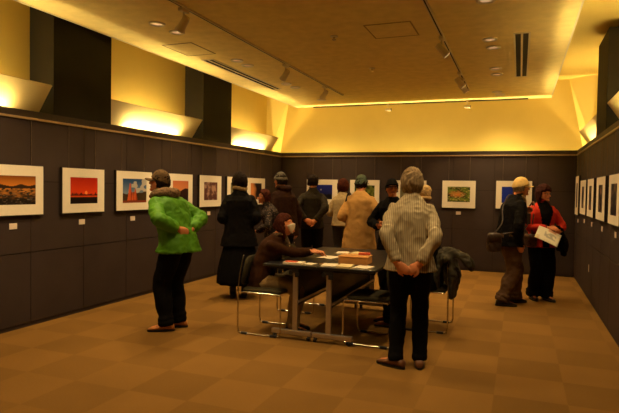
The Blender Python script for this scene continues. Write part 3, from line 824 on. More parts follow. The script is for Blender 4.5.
    def trousers(s, m, name='trousers', e=.022, hemr=.075, hem=.03, wr=(.008, 8, 10, 5), topz=.08):
        b = MB()
        b.torso([(s.pel-s.u1*.09, s.r1, s.f1, .140*s.wide+e, .095+e), (s.pel, s.r1, s.f1, .163*s.wide+e*.9, .112+e), (s.pel+s.u1*topz, s.r1, s.f1, .155*s.wide+e*.6, .108+e*.6)])
        for sd in (1, -1):
            h, k, a = s.hip[sd], s.K[sd], s.A[sd]; a2 = a+(a-k).normalized()*hem
            b.limb([h, h.lerp(k, .4), k, k.lerp(a, .4), k.lerp(a, .85), a2], [.085+e*.8, .078+e, .060+e, .060+e, (hemr+.06)/2+.004, hemr], 14, 4, round_ends=False)
            for t in (.82, .92):
                p = k.lerp(a2, t); dd = (a-k).normalized(); b.limb([p-dd*.01, p+dd*.01], [hemr+.006]*2, 14, 1, round_ends=False)
        return b.build(name, m, s.o, remesh=.012, scale=s.k, wrinkle=wr, smooth_it=3)
    def skirt(s, m, hem=.25, rx=.25, ry=.22, name='skirt'):
        b = MB(); p = s.pel; secs = []
        rs = []
        for t in [i/14 for i in range(15)]:
            z = (p.z+.14)*(1-t)+hem*t; q = SM(t*1.05)
            a0 = .155*s.wide*(1-q)+rx*q; b0 = .115*(1-q)+ry*q
            if z > p.z-.1: a0 = max(a0, .175*s.wide*SM((p.z+.14-z)/.1)+.13*(1-SM((p.z+.14-z)/.1)))
            ring = []
            for k in range(72):
                an = 2*PI*k/72; f = 1+.05*t*math.sin(an*9+1.3*math.sin(an*3))
                ring.append(V((p.x+a0*f*math.cos(an), p.y+b0*f*math.sin(an), z)))
            rs.append(ring)
        b.rings(rs)
        return b.build(name, m, s.o, smooth=True, scale=s.k)
    def shoes(s, m, sole=None, boot=0, L=.27):
        for sd in (1, -1):
            a = s.A[sd]; t = s.toe[sd]; r = V((t.y, -t.x, 0)); b = MB(); rs = []
            base = V((a.x, a.y, 0))
            for u, w, h in ((-.085, .020, .045), (-.080, .034, .072), (-.05, .039, .085), (-.01, .039, .088), (.04, .040, .076), (.08, .045, .060), (.12, .046, .050), (.155, .040, .042), (.178, .025, .032), (.185, .012, .024)):
                c = base+t*u; ring = []
                for k in range(16):
                    an = 2*PI*k/16; ca, sa = math.cos(an), math.sin(an)
                    ring.append(c+r*w*math.copysign(abs(ca)**.8, ca)+V((0, 0, .018+(h-.018)/2+(h-.018)/2*math.copysign(abs(sa)**.85, sa))))
                rs.append(ring)
            b.rings(rs)
            if boot: b.limb([base+t*-.02+V((0, 0, .05)), s.K[sd].lerp(a, .9-boot)], [.045, .055], 14, 3, round_ends=False)
            o = b.build('shoe', m, s.o, smooth=True, scale=s.k)
            rs = []
            for z in (0, .020):
                ring = []
                for q in range(28):
                    an = 2*PI*q/28; u = .05+.142*math.cos(an); w = (.043+.006*math.cos(an))*math.sin(an)
                    w = math.copysign(abs(w/.045)**.75*.045, w); ring.append(base+t*u+r*w+V((0, 0, z)))
                rs.append(ring)
            MB().rings(rs).build('sole', sole or M_black, o, scale=s.k)
            if not boot:
                lb = MB()
                for u in (.035, .055, .075, .095):
                    z = .086-(u-.03)*.42
                    lb.limb([base+t*u-r*.02+V((0, 0, z-.006)), base+t*u+V((0, 0, z)), base+t*(u+.006)+r*.02+V((0, 0, z-.006))], [.003]*3, 6, 2)
                lb.build('laces', mat('dark_laces', (.05, .03, .02), .8), o, scale=s.k)
    def place(s, x, y, face):
        """face: world heading in degrees, 0 = +x, 90 = +y"""
        s.o.location = (x, y, 0); s.o.rotation_euler = (0, 0, math.radians(face-90)); s.f = face; return s
    def world(s, p):
        return s.o.location+Matrix.Rotation(s.o.rotation_euler.z, 3, 'Z') @ (V(p)*s.k)

def cm(n, c, **k): return mat(n, c, k.pop('rough', .85), k.pop('spec', .2), var=k.pop('var', .15), bump=k.pop('bump', .25), bscale=k.pop('bscale', 260), **k)
C_green = cm('green_nylon', (.080, .255, .008), rough=.6, spec=.25, vscale=8)
C_hoodbrown = pattern_mat('brown_check_hood', (.20, .12, .06), (.05, .03, .015), 60)
C_black = cm('black_wool', (.0055, .005, .0045), spec=.06); C_black2 = cm('black_cotton', (.007, .006, .005), spec=.06)
C_coatnavy = cm('black_coat', (.0065, .0055, .005), spec=.08); C_brownjk = cm('dark_brown_jacket', (.026, .010, .005), spec=.08)
C_sweater = cm('brown_sweater', (.042, .016, .006), spec=.08); C_khaki = cm('khaki_trousers', (.30, .20, .08))
C_olive = cm('dark_olive_jacket', (.026, .020, .011), spec=.08); C_tan = cm('tan_coat', (.50, .27, .075), vscale=6); C_beige = cm('beige_knit', (.42, .31, .15))
C_brtrous = cm('brown_trousers', (.085, .045, .020)); C_denim = cm('dark_denim', (.035, .032, .032)); C_red = cm('red_jacket', (.62, .035, .012), vscale=7)
C_stripe = stripe_mat('striped_shirt_cloth', (.30, .24, .135), (.50, .41, .25))
C_hairg = mat('grey_brown_hair', (.27, .19, .10), .8, .15, var=.45, vscale=60, stretch=(1, 1, .15))
C_hairb = mat('black_brown_hair', (.016, .009, .005), .85, .12, var=.4, vscale=60); C_hairr = mat('auburn_hair', (.060, .013, .005), .85, .12, var=.4, vscale=60)
C_blond = mat('pale_blond_hair', (.55, .38, .17), .8, .15, var=.35, vscale=60)
C_cream = mat('cream_knit', (.62, .43, .20), .9, .1, var=.2, vscale=50)
C_capbrown = pattern_mat('brown_plaid_cap', (.14, .085, .035), (.05, .03, .012), 50)
C_capgreen = cm('grey_green_cap', (.085, .115, .075)); C_capyel = cm('pale_yellow_cap', (.72, .48, .16)); C_beanie = cm('grey_beanie_wool', (.13, .115, .085))
C_shoet = mat('tan_leather', (.50, .19, .045), .45, .4); C_shoeb = mat('brown_leather', (.16, .065, .025), .45, .4); C_shoer = mat('red_brown_leather', (.17, .035, .012), .4, .4)
C_shoek = mat('black_leather', (.012, .010, .009), .35, .5); C_bag = mat('dark_brown_bag_leather', (.040, .022, .012), .5, .4)

def clasp(f, z=1.0, y=-.19, dx=.045, curl=.9):
    return {1: dict(w=(dx+.05, y, z+.01), pole=(1, -.55, -.1), fd=(-1, -.10, -.55), n=(0, 1, -.2), curl=curl),
            -1: dict(w=(-dx-.06, y-.01, z+.015), pole=(-1, -.55, -.1), fd=(1, -.25, -.5), n=(0, 1, .1), curl=curl*.7)}

# 1 man in green jacket
f = Fig(1.69, lean=15, lean2=10, arms={1: dict(w=(.09, -.17, 1.06), pole=(1, -.6, -.3), fd=(-1, -.2, -.4), n=(.1, 1, -.3), curl=.9), -1: dict(w=(-.11, -.17, 1.075), pole=(-1, -.6, -.3), fd=(1, -.3, -.35), n=(0, 1, 0), curl=.6)},
        feet={1: (.10, .0), -1: (-.10, .0)}, toes=(-30, -38), head=(-14, 22, 0), neckfwd=.03, shift=(0, -.07), wide=1.12)
f.body('man in a bright green jacket and brown cap, hands clasped behind his back')
f.hair(C_hairb, 'short'); f.cap(C_capbrown)
f.top('jacket', C_green, e=.045, hem=.83, flare=(.03, .03), sl=.075, cuff=.048, collar=.03, wr=(.015, 8, 12, 3))
b = MB(); c = f.nb-f.f2*.03-f.u2*.01
b.limb([c+f.r2*.13+f.f2*.09, c+f.r2*.125, c-f.f2*.085-f.u2*.035, c-f.r2*.135, c-f.r2*.13+f.f2*.09], [.030, .045, .060, .045, .030], 14, 5)
b.limb([c+f.r2*.10+f.f2*.10+f.u2*.03, c+f.r2*.085+f.u2*.035, c-f.f2*.03+f.u2*.03, c-f.r2*.085+f.u2*.035, c-f.r2*.10+f.f2*.10+f.u2*.03], [.018, .026, .030, .026, .018], 12, 4)
b.build('hood', C_hoodbrown, f.o, remesh=.009, scale=f.k, wrinkle=(.012, 16, 22, 8), smooth_it=2)
f.trousers(C_black, e=.036, hemr=.080); f.shoes(C_shoet)
f.place(-3.38, 4.84, 172)

# 2 person with long black skirt
f = Fig(1.68, lean=3, lean2=5, arms={1: dict(w=(.17, .16, 1.02), pole=(.3, -.7, -.8), fd=(-.2, 1, .0), n=(-1, 0, 0), curl=.6), -1: dict(w=(-.15, .18, 1.05), pole=(-.3, -.5, -.8), fd=(.2, 1, 0), n=(1, 0, 0), curl=.6)},
        feet={1: (.08, .02), -1: (-.08, .0)}, head=(0, -5, 0), wide=1.04)
f.body('person seen from behind in black jacket, beige scarf and long black skirt')
f.hair(C_hairb, 'full', .032, .010, seed=4)
f.top('jacket', C_coatnavy, e=.040, hem=.72, flare=(.05, .05), sl=.068, cuff=.055, collar=.02)
f.skirt(C_black, .20, .30, .27); f.shoes(C_shoek, boot=.5)
b = MB(); b.limb([f.nb+V((.080*math.cos(a), .078*math.sin(a)+.005, .038+.012*math.sin(a*2))) for a in [2*PI*i/12 for i in range(13)]], [.028]*13, 12, 3)
b.build('scarf', C_beige, f.o, remesh=.008, scale=f.k, wrinkle=(.008, 20, 20, 2))
f.place(-3.56, 6.62, 120)

# 3 small person in dark patterned jacket with glasses
f = Fig(1.475, lean=4, lean2=10, arms={1: dict(w=(.10, .26, 1.0), pole=(1, -.3, -.8), fd=(-.6, 1, .1), n=(-.3, 0, 1), curl=.5), -1: dict(w=(-.16, .26, 1.02), pole=(-1, -.3, -.8), fd=(.5, 1, .1), n=(.3, 0, 1), curl=.5)},
        head=(-4, 12, 0), neckfwd=.02, wide=1.0)
f.body('short person with auburn hair and glasses in a dark patterned jacket, holding a dark folder')
f.hair(C_hairr, 'full', .020, seed=9)
f.top('jacket', pattern_mat('dark_patterned_cloth', (.020, .014, .012), (.16, .11, .075), 38), e=.035, hem=.74, flare=.02, sl=.062, cuff=.05, collar=.02)
f.trousers(C_black2); f.shoes(C_shoek)
def glasses(f):
    g = MB()
    for sd in (1, -1):
        g.limb([f.hc+f.HR @ V((sd*.032+.022*math.cos(a), .098, .006+.017*math.sin(a))) for a in [2*PI*i/14 for i in range(15)]], [.0018]*15, 6, 1, round_ends=False)
        g.limb([f.hc+f.HR @ V((sd*.054, .096, .010)), f.hc+f.HR @ V((sd*.082, .05, .010)), f.hc+f.HR @ V((sd*.085, .0, .006))], [.0018]*3, 6, 2)
    g.limb([f.hc+f.HR @ V((-.010, .100, .010)), f.hc+f.HR @ V((.010, .100, .010))], [.0018]*2, 6, 1)
    g.build('glasses', M_black, f.o, scale=f.k)
glasses(f)
f.place(-3.33, 7.22, 205)
fo = empty('folder', tuple(f.world((-.02, .38, .96))), math.radians(205-90), 'dark folder with a pale edge held by the short person in glasses', 'folder')
MB().box(-.13, .13, -.008, .008, -.17, .03).build('cover', C_black2, fo)
MB().box(-.134, -.130, -.010, .010, -.17, .03).box(.130, .134, -.010, .010, -.17, .03).box(-.134, .134, -.010, .010, -.176, -.170).build('edging', mat('pale_red_edge', (.5, .16, .08), .5), fo)

# 4 person in grey beanie
f = Fig(1.735, lean=3, lean2=7, head=(-4, 15, 0), neckfwd=.02, wide=1.02)
f.body('person in a grey knit beanie and dark brown hooded jacket, face in profile')
f.hair(C_hairb, 'short')
def bn(f, m, name, zb=.12):
    def g(d):
        t = SM((d.z-zb)/.06); fold = .007*(SM((d.z-.12)/.05)-SM((d.z-.42)/.05))
        return -.025+t*(.025+.016+.002*math.sin(math.atan2(d.y, d.x)*22)+fold+.012*SM((d.z-.6)/.4))
    f.shell(name, m, g, N=56)
bn(f, C_beanie, 'beanie')
f.top('jacket', C_brownjk, e=.04, hem=.76, flare=.02, sl=.066, cuff=.05, collar=.02, hood=True)
f.trousers(C_black2); f.shoes(C_shoek)
f.place(-3.40, 7.80, 150)

# 5 seated woman with mask
f = Fig(1.60, seated=True, lean=7, lean2=19, hz=.555, arms={1: dict(w=(-.20, .52, .875), pole=(1, -.2, -.9), fd=(-.35, 1, -.12), n=(-.2, 0, -1), curl=.35), -1: dict(w=(-.26, .55, .88), pole=(-1, -.1, -.8), fd=(.05, 1, -.15), n=(.2, 0, -1), curl=.35)},
        feet={1: (.10, .40), -1: (-.08, .36)}, head=(-20, 0, 0), neckfwd=.03)
f.body('seated woman in a brown sweater and white face mask, hands on the black table')
f.hair(C_hairr, 'bob', .018, seed=2)
b = MB(); b.ell(f.hc+f.HR @ V((0, -.10, .03)), .040, .035, .045, 14); b.build('hair_bun', C_hairr, f.o, smooth=True, scale=f.k)
f.top('sweater', C_sweater, e=.024, hem=.47, flare=.01, sl=.056, cuff=.036, collar=.01, wr=(.008, 9, 14, 6))
f.trousers(C_khaki, e=.02, hemr=.065); f.shoes(C_shoek)
f.shell('face_mask', mat('white_mask_cloth', (.78, .68, .50), .8), lambda d: -.02+.040*SM((d.y-.42)/.12)*SM((-.02-d.z)/.08)*SM((d.z+.93)/.1)+.010*SM((d.y-.8)/.2)*(1 if d.z < 0 else 0), N=56)
for sd in (1, -1): MB().limb([f.hc+f.HR @ V((sd*.055, .070, -.022)), f.hc+f.HR @ V((sd*.080, .02, -.006)), f.hc+f.HR @ V((sd*.086, -.006, .010))], [.0016]*3, 6, 2).build('mask_loop', M_card, f.o, scale=f.k)
b = MB(); b.limb([f.nb+V((.070*math.cos(a), .066*math.sin(a)+.012, .010+.012*math.sin(a*2))) for a in [2*PI*i/12 for i in range(13)]], [.022]*13, 12, 3)
b.limb([f.nb+V((.02, .075, 0)), f.nb+V((.03, .115, -.07)), f.nb+V((.025, .125, -.15))], [.02, .022, .016], 10, 4)
b.build('neck_scarf', pattern_mat('patterned_scarf', (.08, .05, .025), (.5, .36, .15), 42), f.o, remesh=.007, scale=f.k, wrinkle=(.006, 20, 20, 2))
f.place(-2.555, 5.27, 8)

# 6 man with hands clasped, dark olive jacket
f = Fig(1.72, lean=2, lean2=4, arms={1: dict(w=(.06, -.20, .97), pole=(.7, -.7, 0), fd=(-1, -.1, -.35), n=(0, 1, -.2), curl=.8), -1: dict(w=(-.10, -.20, .985), pole=(-.7, -.7, 0), fd=(1, -.25, -.3), n=(0, 1, .1), curl=.5)}, head=(0, -14, 0), wide=1.02)
f.body('man in a dark olive jacket, hands clasped at his back, facing the blue photograph')
f.hair(C_hairb, 'short', .016, seed=5); f.top('jacket', C_olive, e=.026, hem=.84, flare=.005, sl=.060, cuff=.046, collar=.015)
f.trousers(C_black); f.shoes(C_shoek); f.place(-3.21, 8.5, 108)

# 7 auburn-haired person in beige top
f = Fig(1.66, lean=2, lean2=5, arms={1: dict(w=(.15, .22, 1.05), pole=(.4, -.5, -.8), fd=(-.3, 1, .1), n=(-1, 0, 0), curl=.6), -1: dict(w=(-.15, .22, 1.05), pole=(-.4, -.5, -.8), fd=(.3, 1, .1), n=(1, 0, 0), curl=.6)}, head=(-6, -8, 0), wide=.95)
f.body('auburn-haired person in a beige knit top and dark jeans, left of the tan coat')
f.hair(C_hairr, 'full', .036, .010, seed=6); f.top('sweater', C_beige, e=.03, hem=.86, flare=.01, sl=.056, cuff=.045, collar=.01)
f.trousers(C_denim, e=.02, hemr=.065); f.shoes(C_shoek); f.place(-3.03, 9.55, 95)

# 8 tan coat
f = Fig(1.70, lean=4, lean2=9, arms={1: dict(w=(.21, .10, .98), pole=(.5, -1, -.2), fd=(-.2, .8, -.6), n=(-1, 0, -.2), curl=.7), -1: dict(w=(-.16, .16, 1.04), pole=(-.4, -.8, -.6), fd=(.2, 1, -.2), n=(1, 0, 0), curl=.6)}, head=(-4, -18, 0), wide=1.05, neckfwd=.02)
f.body('person seen from behind in a long tan coat and grey-green cap')
f.hair(C_hairb, 'short'); f.cap(C_capgreen, zb=.10)
f.top('coat', C_tan, e=.040, hem=.58, flare=(.045, .05), sl=.062, cuff=.052, collar=.03, wr=(.011, 7, 8, 2))
f.trousers(C_black2); f.shoes(C_shoek); f.place(-2.13, 7.55, 98)
cmr = empty('camera', tuple(f.world((.205, .20, .93))), math.radians(20), 'small camera held low by the person in the tan coat', 'camera')
MB().box(-.055, .055, -.022, .022, -.035, .035).box(-.02, .02, -.015, .015, .035, .05).build('camera_body', mat('camera_grey', (.12, .10, .08), .4, .5), cmr, bevel=.004)
MB().cyl((0, -.022, 0), (0, -.06, 0), .026, 16).build('lens', M_black, cmr, smooth=False)
sb = MB().limb([f.world(p) for p in ((-.20, .13, 1.00), (-.225, .05, 1.16), (-.19, -.01, 1.38), (-.15, -.03, 1.455), (-.14, .06, 1.43))], [.010]*5, 8, 4).build('shoulder_strap', M_black, None, smooth=True)
tag(sb, 'black shoulder strap over the left side of the tan coat', 'strap')

# 9 black coat and cap, behind the striped shirt man
f = Fig(1.63, lean=2, lean2=4, arms={1: dict(w=(.12, .22, 1.05), pole=(1, -.3, -.8), fd=(-.7, 1, .3), n=(-.3, 0, 1), curl=.7), -1: dict(w=(-.12, .22, 1.07), pole=(-1, -.3, -.8), fd=(.7, 1, .3), n=(.3, 0, 1), curl=.7)}, head=(-8, 30, 0), wide=1.0)
f.body('man in a black coat and black cap, face half hidden behind the striped shirt man')
f.hair(C_hairb, 'short'); f.cap(C_black2, brim=True)
f.top('coat', C_coatnavy, e=.035, hem=.60, flare=.03, sl=.066, cuff=.05, collar=.0); f.trousers(C_black2); f.shoes(C_shoek)
f.place(-1.60, 7.35, 262)

# 10 striped shirt man, nearest
f = Fig(1.675, lean=2, lean2=6, arms={1: dict(w=(.085, -.185, .92), pole=(.9, -.8, 0), fd=(-1, -.1, -.75), n=(0, 1, -.2), curl=.95), -1: dict(w=(-.095, -.19, .92), pole=(-.55, -1, 0), fd=(1, -.2, -.7), n=(.1, 1, .1), curl=.8)},
        feet={1: (.10, .04), -1: (-.10, -.02)}, toes=(-2, -62), head=(-6, 2, 0), wide=1.02)
f.body('grey haired man in striped beige shirt, back to us, hands clasped, nearest the camera')
f.hair(C_hairg, 'full', .022, .009, seed=3)
f.top('shirt', C_stripe, e=.030, hem=.845, flare=(.020, .02), sl=.057, cuff=.042, collar=.008, wr=(.016, 11, 5.5, 4), vox=.009)
f.trousers(C_black, e=.014, hemr=.062); f.shoes(C_shoeb)
f.place(-.85, 4.60, 98)

# 11 person with cream knit hat
f = Fig(1.57, lean=3, lean2=7, head=(-3, -10, 0))
f.body('person with pale blond hair showing over the shoulder of the striped shirt man')
f.hair(C_blond, 'full', .030, .012, seed=11)
b = MB(); b.limb([f.nb+V((.080*math.cos(a), .075*math.sin(a)+.01, .03)) for a in [2*PI*i/12 for i in range(13)]], [.036]*13, 12, 3)
b.build('scarf', C_cream, f.o, smooth=True, scale=f.k)
f.top('jacket', C_brownjk, e=.035, hem=.76, flare=.02); f.trousers(C_black2); f.shoes(C_shoek); f.place(-1.53, 9.35, 70)

# 12 man in yellow cap
f = Fig(1.68, lean=3, lean2=10, arms={1: dict(w=(.21, .03, .84), pole=(1, -.8, 0), fd=(0, .5, -1), n=(-1, 0, 0), curl=.7), -1: dict(w=(-.06, .27, 1.22), pole=(-1, -.2, -.9), fd=(.3, .5, .9), n=(.6, -.4, .1), curl=.9)},
        feet={1: (.10, -.12), -1: (-.10, .16)}, toes=(18, -6), head=(-6, -6, 0), neckfwd=.03, wide=1.14)
f.body('man in a pale yellow cap, black jacket and brown trousers, in profile facing right')
f.hair(C_hairg, 'short'); f.cap(C_capyel, zb=.12, th=.026)
f.top('jacket', C_coatnavy, e=.034, hem=.80, flare=(.02, .02), sl=.066, cuff=.048, collar=.02)
f.trousers(C_brtrous, e=.042, hemr=.095, wr=(.013, 8, 12, 5)); f.shoes(C_shoek); glasses(f)
b = MB(); b.limb([f.nb+V((.05, .03, .02)), f.nb+V((.045, .085, -.02)), f.nb+V((.02, .12, -.10))], [.016, .02, .014], 10, 3); b.build('scarf', C_cream, f.o, smooth=True, scale=f.k)
f.place(-.12, 7.78, 28)
def bag(f, c, w, d, h, label, strap, name='shoulder_bag', m=C_bag):
    t = empty(name, tuple(f.world(c)), f.o.rotation_euler.z, label, 'bag')
    b = MB(); rs = []
    for z, s in ((-h, .80), (-h*.9, .95), (-h*.4, 1.05), (.2*h, 1.0), (h*.8, .86), (h, .72)):
        rs.append([V((d*s*math.copysign(abs(math.cos(a))**.5, math.cos(a)), w*s*math.copysign(abs(math.sin(a))**.5, math.sin(a)), z)) for a in [2*PI*i/24 for i in range(24)]])
    b.rings(rs); b.build('bag_body', m, t, remesh=.008, wrinkle=(.008, 14, 14, 1), smooth_it=2)
    b = MB(); b.rings([[V((d*s*math.copysign(abs(math.cos(a))**.5, math.cos(a)), w*s*math.copysign(abs(math.sin(a))**.5, math.sin(a)), z)) for a in [2*PI*i/24 for i in range(24)]] for z, s in ((h*.1, 1.07), (h*.9, .95), (h*1.05, .75))])
    b.build('flap', m, t, smooth=True)
    cc = V(c)
    MB().limb([(V(p)-cc)*f.k for p in strap], [.010]*len(strap), 8, 5, flat=((0, 1, 0), .9)).build('strap', m, t, smooth=True)
    return t
bag(f, (.14, -.275, .85), .085, .060, .120, 'dark brown shoulder bag at the hip of the man in the yellow cap',
    [(.13, -.27, .97), (.10, -.15, 1.12), (.0, -.10, 1.30), (-.085, .02, 1.475), (-.10, .12, 1.45), (.0, .225, 1.30), (.12, .20, 1.12), (.215, .06, 1.02), (.19, -.18, .97)])
cc = empty('folded_umbrella_case', tuple(f.world((-.03, .27, 1.20))), f.o.rotation_euler.z, 'dark folded pouch held at the chest of the man in the yellow cap', 'pouch')
MB().box(-.045, .045, -.035, .035, -.11, .04).build('pouch_body', C_bag, cc, bevel=.015)
cc.name = 'pouch'

# 13 woman in red jacket
f = Fig(1.585, lean=1, lean2=4, arms={1: dict(w=(-.0, .25, 1.10), pole=(1, -.5, -.7), fd=(-1, .45, -.1), n=(-.3, -.6, -.6), curl=.5), -1: dict(w=(-.14, .22, 1.04), pole=(-1, -.5, -.7), fd=(.3, 1, -.1), n=(.2, 0, 1), curl=.6)},
        feet={1: (.09, -.03), -1: (-.09, .05)}, toes=(4, -14), head=(-2, 30, 0), wide=1.02)
f.body('woman in a red jacket and black trousers holding a white leaflet')
f.hair(C_hairr if False else mat('dark_auburn_hair', (.040, .010, .005), .85, .12, var=.4, vscale=60), 'bob', .034, .008, seed=7)
f.top('sweater', C_black2, e=.016, hem=.86, sl=.045, cuff=.035, collar=.03)
f.top('jacket', C_red, e=.036, hem=.80, flare=(.025, .02), sl=.060, cuff=.046, collar=.012, wr=(.009, 9, 12, 5), cut=lambda c, n: abs(c.x+.01) < .055+.05*SM((c.z-1.1)/.3) and c.y > .03 and n.y > .1 and c.z < 1.47)
f.trousers(C_black, e=.03, hemr=.095); f.shoes(C_shoek); glasses(f)
f.place(.29, 8.33, 292)
lf = empty('leaflet', tuple(f.world((.05, .355, .985))), f.o.rotation_euler.z-.35, 'white leaflet with faint print held by the woman in the red jacket', 'leaflet')
rz = Matrix.Rotation(math.radians(-24), 3, 'Y') @ Matrix.Rotation(math.radians(42), 3, 'X')
nx, ny = 20, 14
vs = [rz @ V((-.155+.31*i/nx, .012*math.sin(i/nx*PI), -.11+.22*j/ny)) for j in range(ny+1) for i in range(nx+1)]
fs = [(j*(nx+1)+i, j*(nx+1)+i+1, (j+1)*(nx+1)+i+1, (j+1)*(nx+1)+i) for j in range(ny) for i in range(nx)]
pg = MB().add(vs, fs).build('page', attr_mat('printed_paper', .7), lf, smooth=True)
at = pg.data.color_attributes.new('ink', 'FLOAT_COLOR', 'POINT')
for j in range(ny+1):
    for i in range(nx+1):
        u, v = i/nx, j/ny; c = (.82, .74, .55)
        if .15 < u < .7 and .35 < v < .75 and nz(u, v, 6, 4) > -.1: c = (.45, .42, .34)
        if v > .82 and .2 < u < .6: c = (.65, .35, .2)
        if u > .8 and v < .3: c = (.7, .55, .3)
        at.data[j*(nx+1)+i].color = c+(1,)
md = pg.modifiers.new('t', 'SOLIDIFY'); md.thickness = .002
bag(f, (.20, .11, .90), .11, .06, .085, 'brown handbag at the hip of the woman in the red jacket',
    [(.21, .03, .98), (.205, -.03, 1.15), (.175, -.05, 1.36), (.13, .0, 1.475), (.145, .09, 1.36), (.19, .14, 1.15), (.21, .18, .98)], m=mat('patterned_brown_bag', (.085, .035, .016), .6, var=.6, vscale=40))
b = MB()
b.limb([(-.22, .16, 1.05), (-.13, .21, 1.075), (-.02, .24, 1.07)], [.055, .062, .045], 14, 4)
b.limb([(-.20, .17, 1.03), (-.24, .21, .90), (-.26, .21, .72)], [.06, .07, .045], 14, 4)
b.limb([(-.10, .25, 1.04), (-.13, .28, .92), (-.16, .27, .80)], [.05, .055, .04], 14, 4)
co = b.build('folded_coat', C_black, None, remesh=.010, scale=f.k, wrinkle=(.018, 12, 12, 3), smooth_it=2); co.location = f.o.location; co.rotation_euler = f.o.rotation_euler
tag(co, 'black coat folded over the arm of the woman in the red jacket', 'coat')

# 14 seated person in black at the right table side, behind the striped shirt man
f = Fig(1.62, seated=True, lean=-2, lean2=8, hz=.565, feet={1: (.11, .46), -1: (-.09, .40)}, head=(-10, 5, 0),
        arms={1: dict(w=(.14, .26, .70), pole=(1, -.3, -.5), fd=(-.4, 1, -.2), n=(0, 0, -1), curl=.3), -1: dict(w=(-.14, .26, .70), pole=(-1, -.3, -.5), fd=(.4, 1, -.2), n=(0, 0, -1), curl=.3)})
f.body('seated person in black with brown shoes, mostly hidden behind the striped shirt man')
f.hair(C_hairb, 'short'); f.top('jacket', C_black, e=.03, hem=.47, sl=.056, cuff=.045); f.trousers(C_black2, e=.03, hemr=.08); f.shoes(C_shoer)
f.place(-.905, 5.98, 180)

# coat draped on the chair back
b = MB()
b.limb([(-.70, 5.82, .79), (-.71, 5.95, .835), (-.70, 6.15, .84), (-.70, 6.34, .80)], [.040, .05, .05, .04], 14, 4)
b.limb([(-.755, 5.85, .78), (-.79, 5.88, .62), (-.79, 5.90, .50)], [.07, .085, .06], 14, 4, flat=((1, 0, 0), .4))
b.limb([(-.76, 6.08, .80), (-.79, 6.10, .62), (-.79, 6.12, .52)], [.09, .11, .08], 14, 4, flat=((1, 0, 0), .4))
b.limb([(-.66, 5.88, .80), (-.63, 5.90, .62), (-.64, 5.92, .46), (-.65, 5.94, .40)], [.055, .08, .07, .05], 14, 4, flat=((1, 0, 0), .5))
b.limb([(-.66, 6.12, .80), (-.62, 6.12, .60), (-.64, 6.14, .42)], [.07, .11, .09], 14, 4, flat=((1, 0, 0), .4))
b.limb([(-.84, 5.90, .76), (-.76, 5.90, .84), (-.68, 5.90, .865), (-.60, 5.90, .845), (-.52, 5.90, .80), (-.485, 5.90, .745)], [.035, .055, .060, .060, .055, .040], 14, 4, flat=((0, -.6, 1), .55))
b.limb([(-.60, 6.0, .85), (-.50, 6.02, .79), (-.47, 6.03, .70)], [.055, .06, .045], 14, 4, flat=((.5, 0, .8), .6))
co = b.build('draped_coat', cm('olive_black_coat', (.050, .043, .026)), None, remesh=.010, wrinkle=(.020, 10, 12, 3), smooth_it=2)
tag(co, 'dark coat draped over a chair back, one sleeve sticking out', 'coat')

# ------------------------------------------------------------------ things on the tables
def paper(x, y, z, w, h, rot, col, label, group=None, t=.004, name='leaflet', cat='leaflet'):
    o = MB().box(-w/2, w/2, -h/2, h/2, 0, t).build(name, col, None); o.location = (x, y, z); o.rotation_euler = (0, 0, math.radians(rot)); tag(o, label, cat, group); return o
PW = mat('white_paper', (.80, .70, .50), .7, var=.04); PY = mat('yellow_paper', (.72, .58, .28), .7, var=.1); PR = mat('red_paper', (.6, .10, .04), .6)
M_cardb = mat('orange_brown_cardboard', (.62, .28, .07), .8, var=.08, vscale=8)
bx = empty('cardboard_box', (-1.56, 5.42, ZTAB), math.radians(4), 'orange-brown cardboard box on the right table', 'box')
MB().box(-.15, .15, -.14, .12, 0, .075).build('box_body', M_cardb, bx, bevel=.003)
MB().box(-.155, .155, -.145, -.0, .075, .081).box(-.155, .155, .003, .125, .075, .080).build('box_flap', M_cardb, bx)
MB().box(-.155, .155, -.03, .03, .081, .0825).build('tape_strip', mat('tape', (.55, .33, .12), .3), bx)
paper(-1.49, 5.50, ZTAB+.083, .12, .08, 15, PR, 'small red packet on top of the cardboard box', t=.02, name='packet', cat='packet')
for i, (x, y, r, m, l, t) in enumerate(((-1.565, 5.08, 5, PY, 'stack of yellowish leaflets at the front of the right table', .018), (-1.39, 5.10, -8, PW, 'white sheets spread in front of the cardboard box, right of the yellow stack', .012), (-1.735, 5.11, 10, PW, 'white leaflet left of the yellowish stack', .010))):
    paper(x, y, ZTAB+(.0005), .15 if i else .14, .20, r, m, l, t=t)
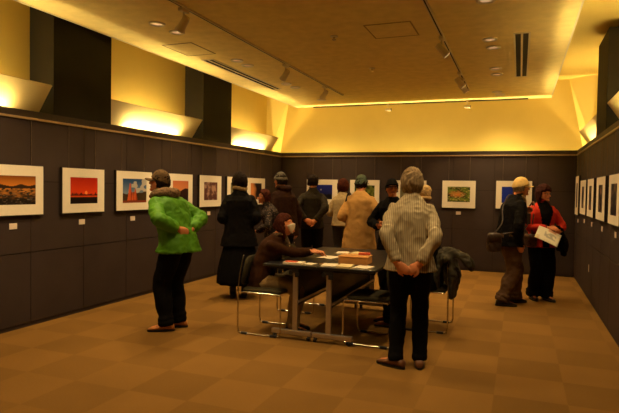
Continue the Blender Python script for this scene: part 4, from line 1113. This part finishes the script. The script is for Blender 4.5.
paper(-2.10, 5.07, ZTAB+.0005, .20, .14, 4, PW, 'white booklet on the left table near the masked woman', t=.020, name='booklet', cat='booklet')
paper(-2.13, 5.07, ZTAB+.021, .12, .10, 8, PR, 'small red leaflet on the white booklet', t=.003)
paper(-1.94, 5.10, ZTAB+.0005, .10, .12, -10, PW, 'white slip beside the white booklet', t=.008)
paper(-1.96, 5.72, ZTAB+.0005, .18, .25, -8, PW, 'white form under the hands of the masked woman', t=.004, name='paper_form', cat='paper')
for i, (x, y, r) in enumerate(((-1.93, 6.15, 10), (-1.76, 6.2, -6))):
    paper(x, y, ZTAB+.0005, .14, .20, r, (PW, PY)[i], ('white paper pile at the far side of the left table', 'yellowish paper pile at the far side of the tables')[i], t=.015, name='paper_pile', cat='paper')

# ------------------------------------------------------------------ camera and world
fl, yaw, pit, roll, hgt = 546.83, -.3665, -.0319, .0170, 1.5
fw = V((math.sin(yaw)*math.cos(pit), math.cos(yaw)*math.cos(pit), math.sin(pit))); r0 = V((math.cos(yaw), -math.sin(yaw), 0)); u0 = r0.cross(fw)
r = r0*math.cos(roll)+u0*math.sin(roll); u = -r0*math.sin(roll)+u0*math.cos(roll)
cd = bpy.data.cameras.new('camera_view'); co = bpy.data.objects.new('camera_view', cd); COL.objects.link(co)
cd.sensor_fit = 'HORIZONTAL'; cd.sensor_width = 36; cd.lens = fl*36/619; cd.clip_start = .05
m4 = Matrix((r, u, -fw)).transposed().to_4x4(); m4.translation = V((0, 0, hgt)); co.matrix_world = m4
S.camera = co
w = bpy.data.worlds.new('room_air'); S.world = w; w.use_nodes = True
w.node_tree.nodes['Background'].inputs[0].default_value = (1, .6, .3, 1); w.node_tree.nodes['Background'].inputs[1].default_value = .0
S.view_settings.view_transform = 'Standard'; S.view_settings.look = 'None'; S.view_settings.gamma = 1; S.view_settings.use_curve_mapping = False
S.view_settings.exposure = 0
S.cycles.use_denoising = True
S.cycles.max_bounces = 6; S.cycles.diffuse_bounces = 4
S.cycles.sample_clamp_indirect = 4
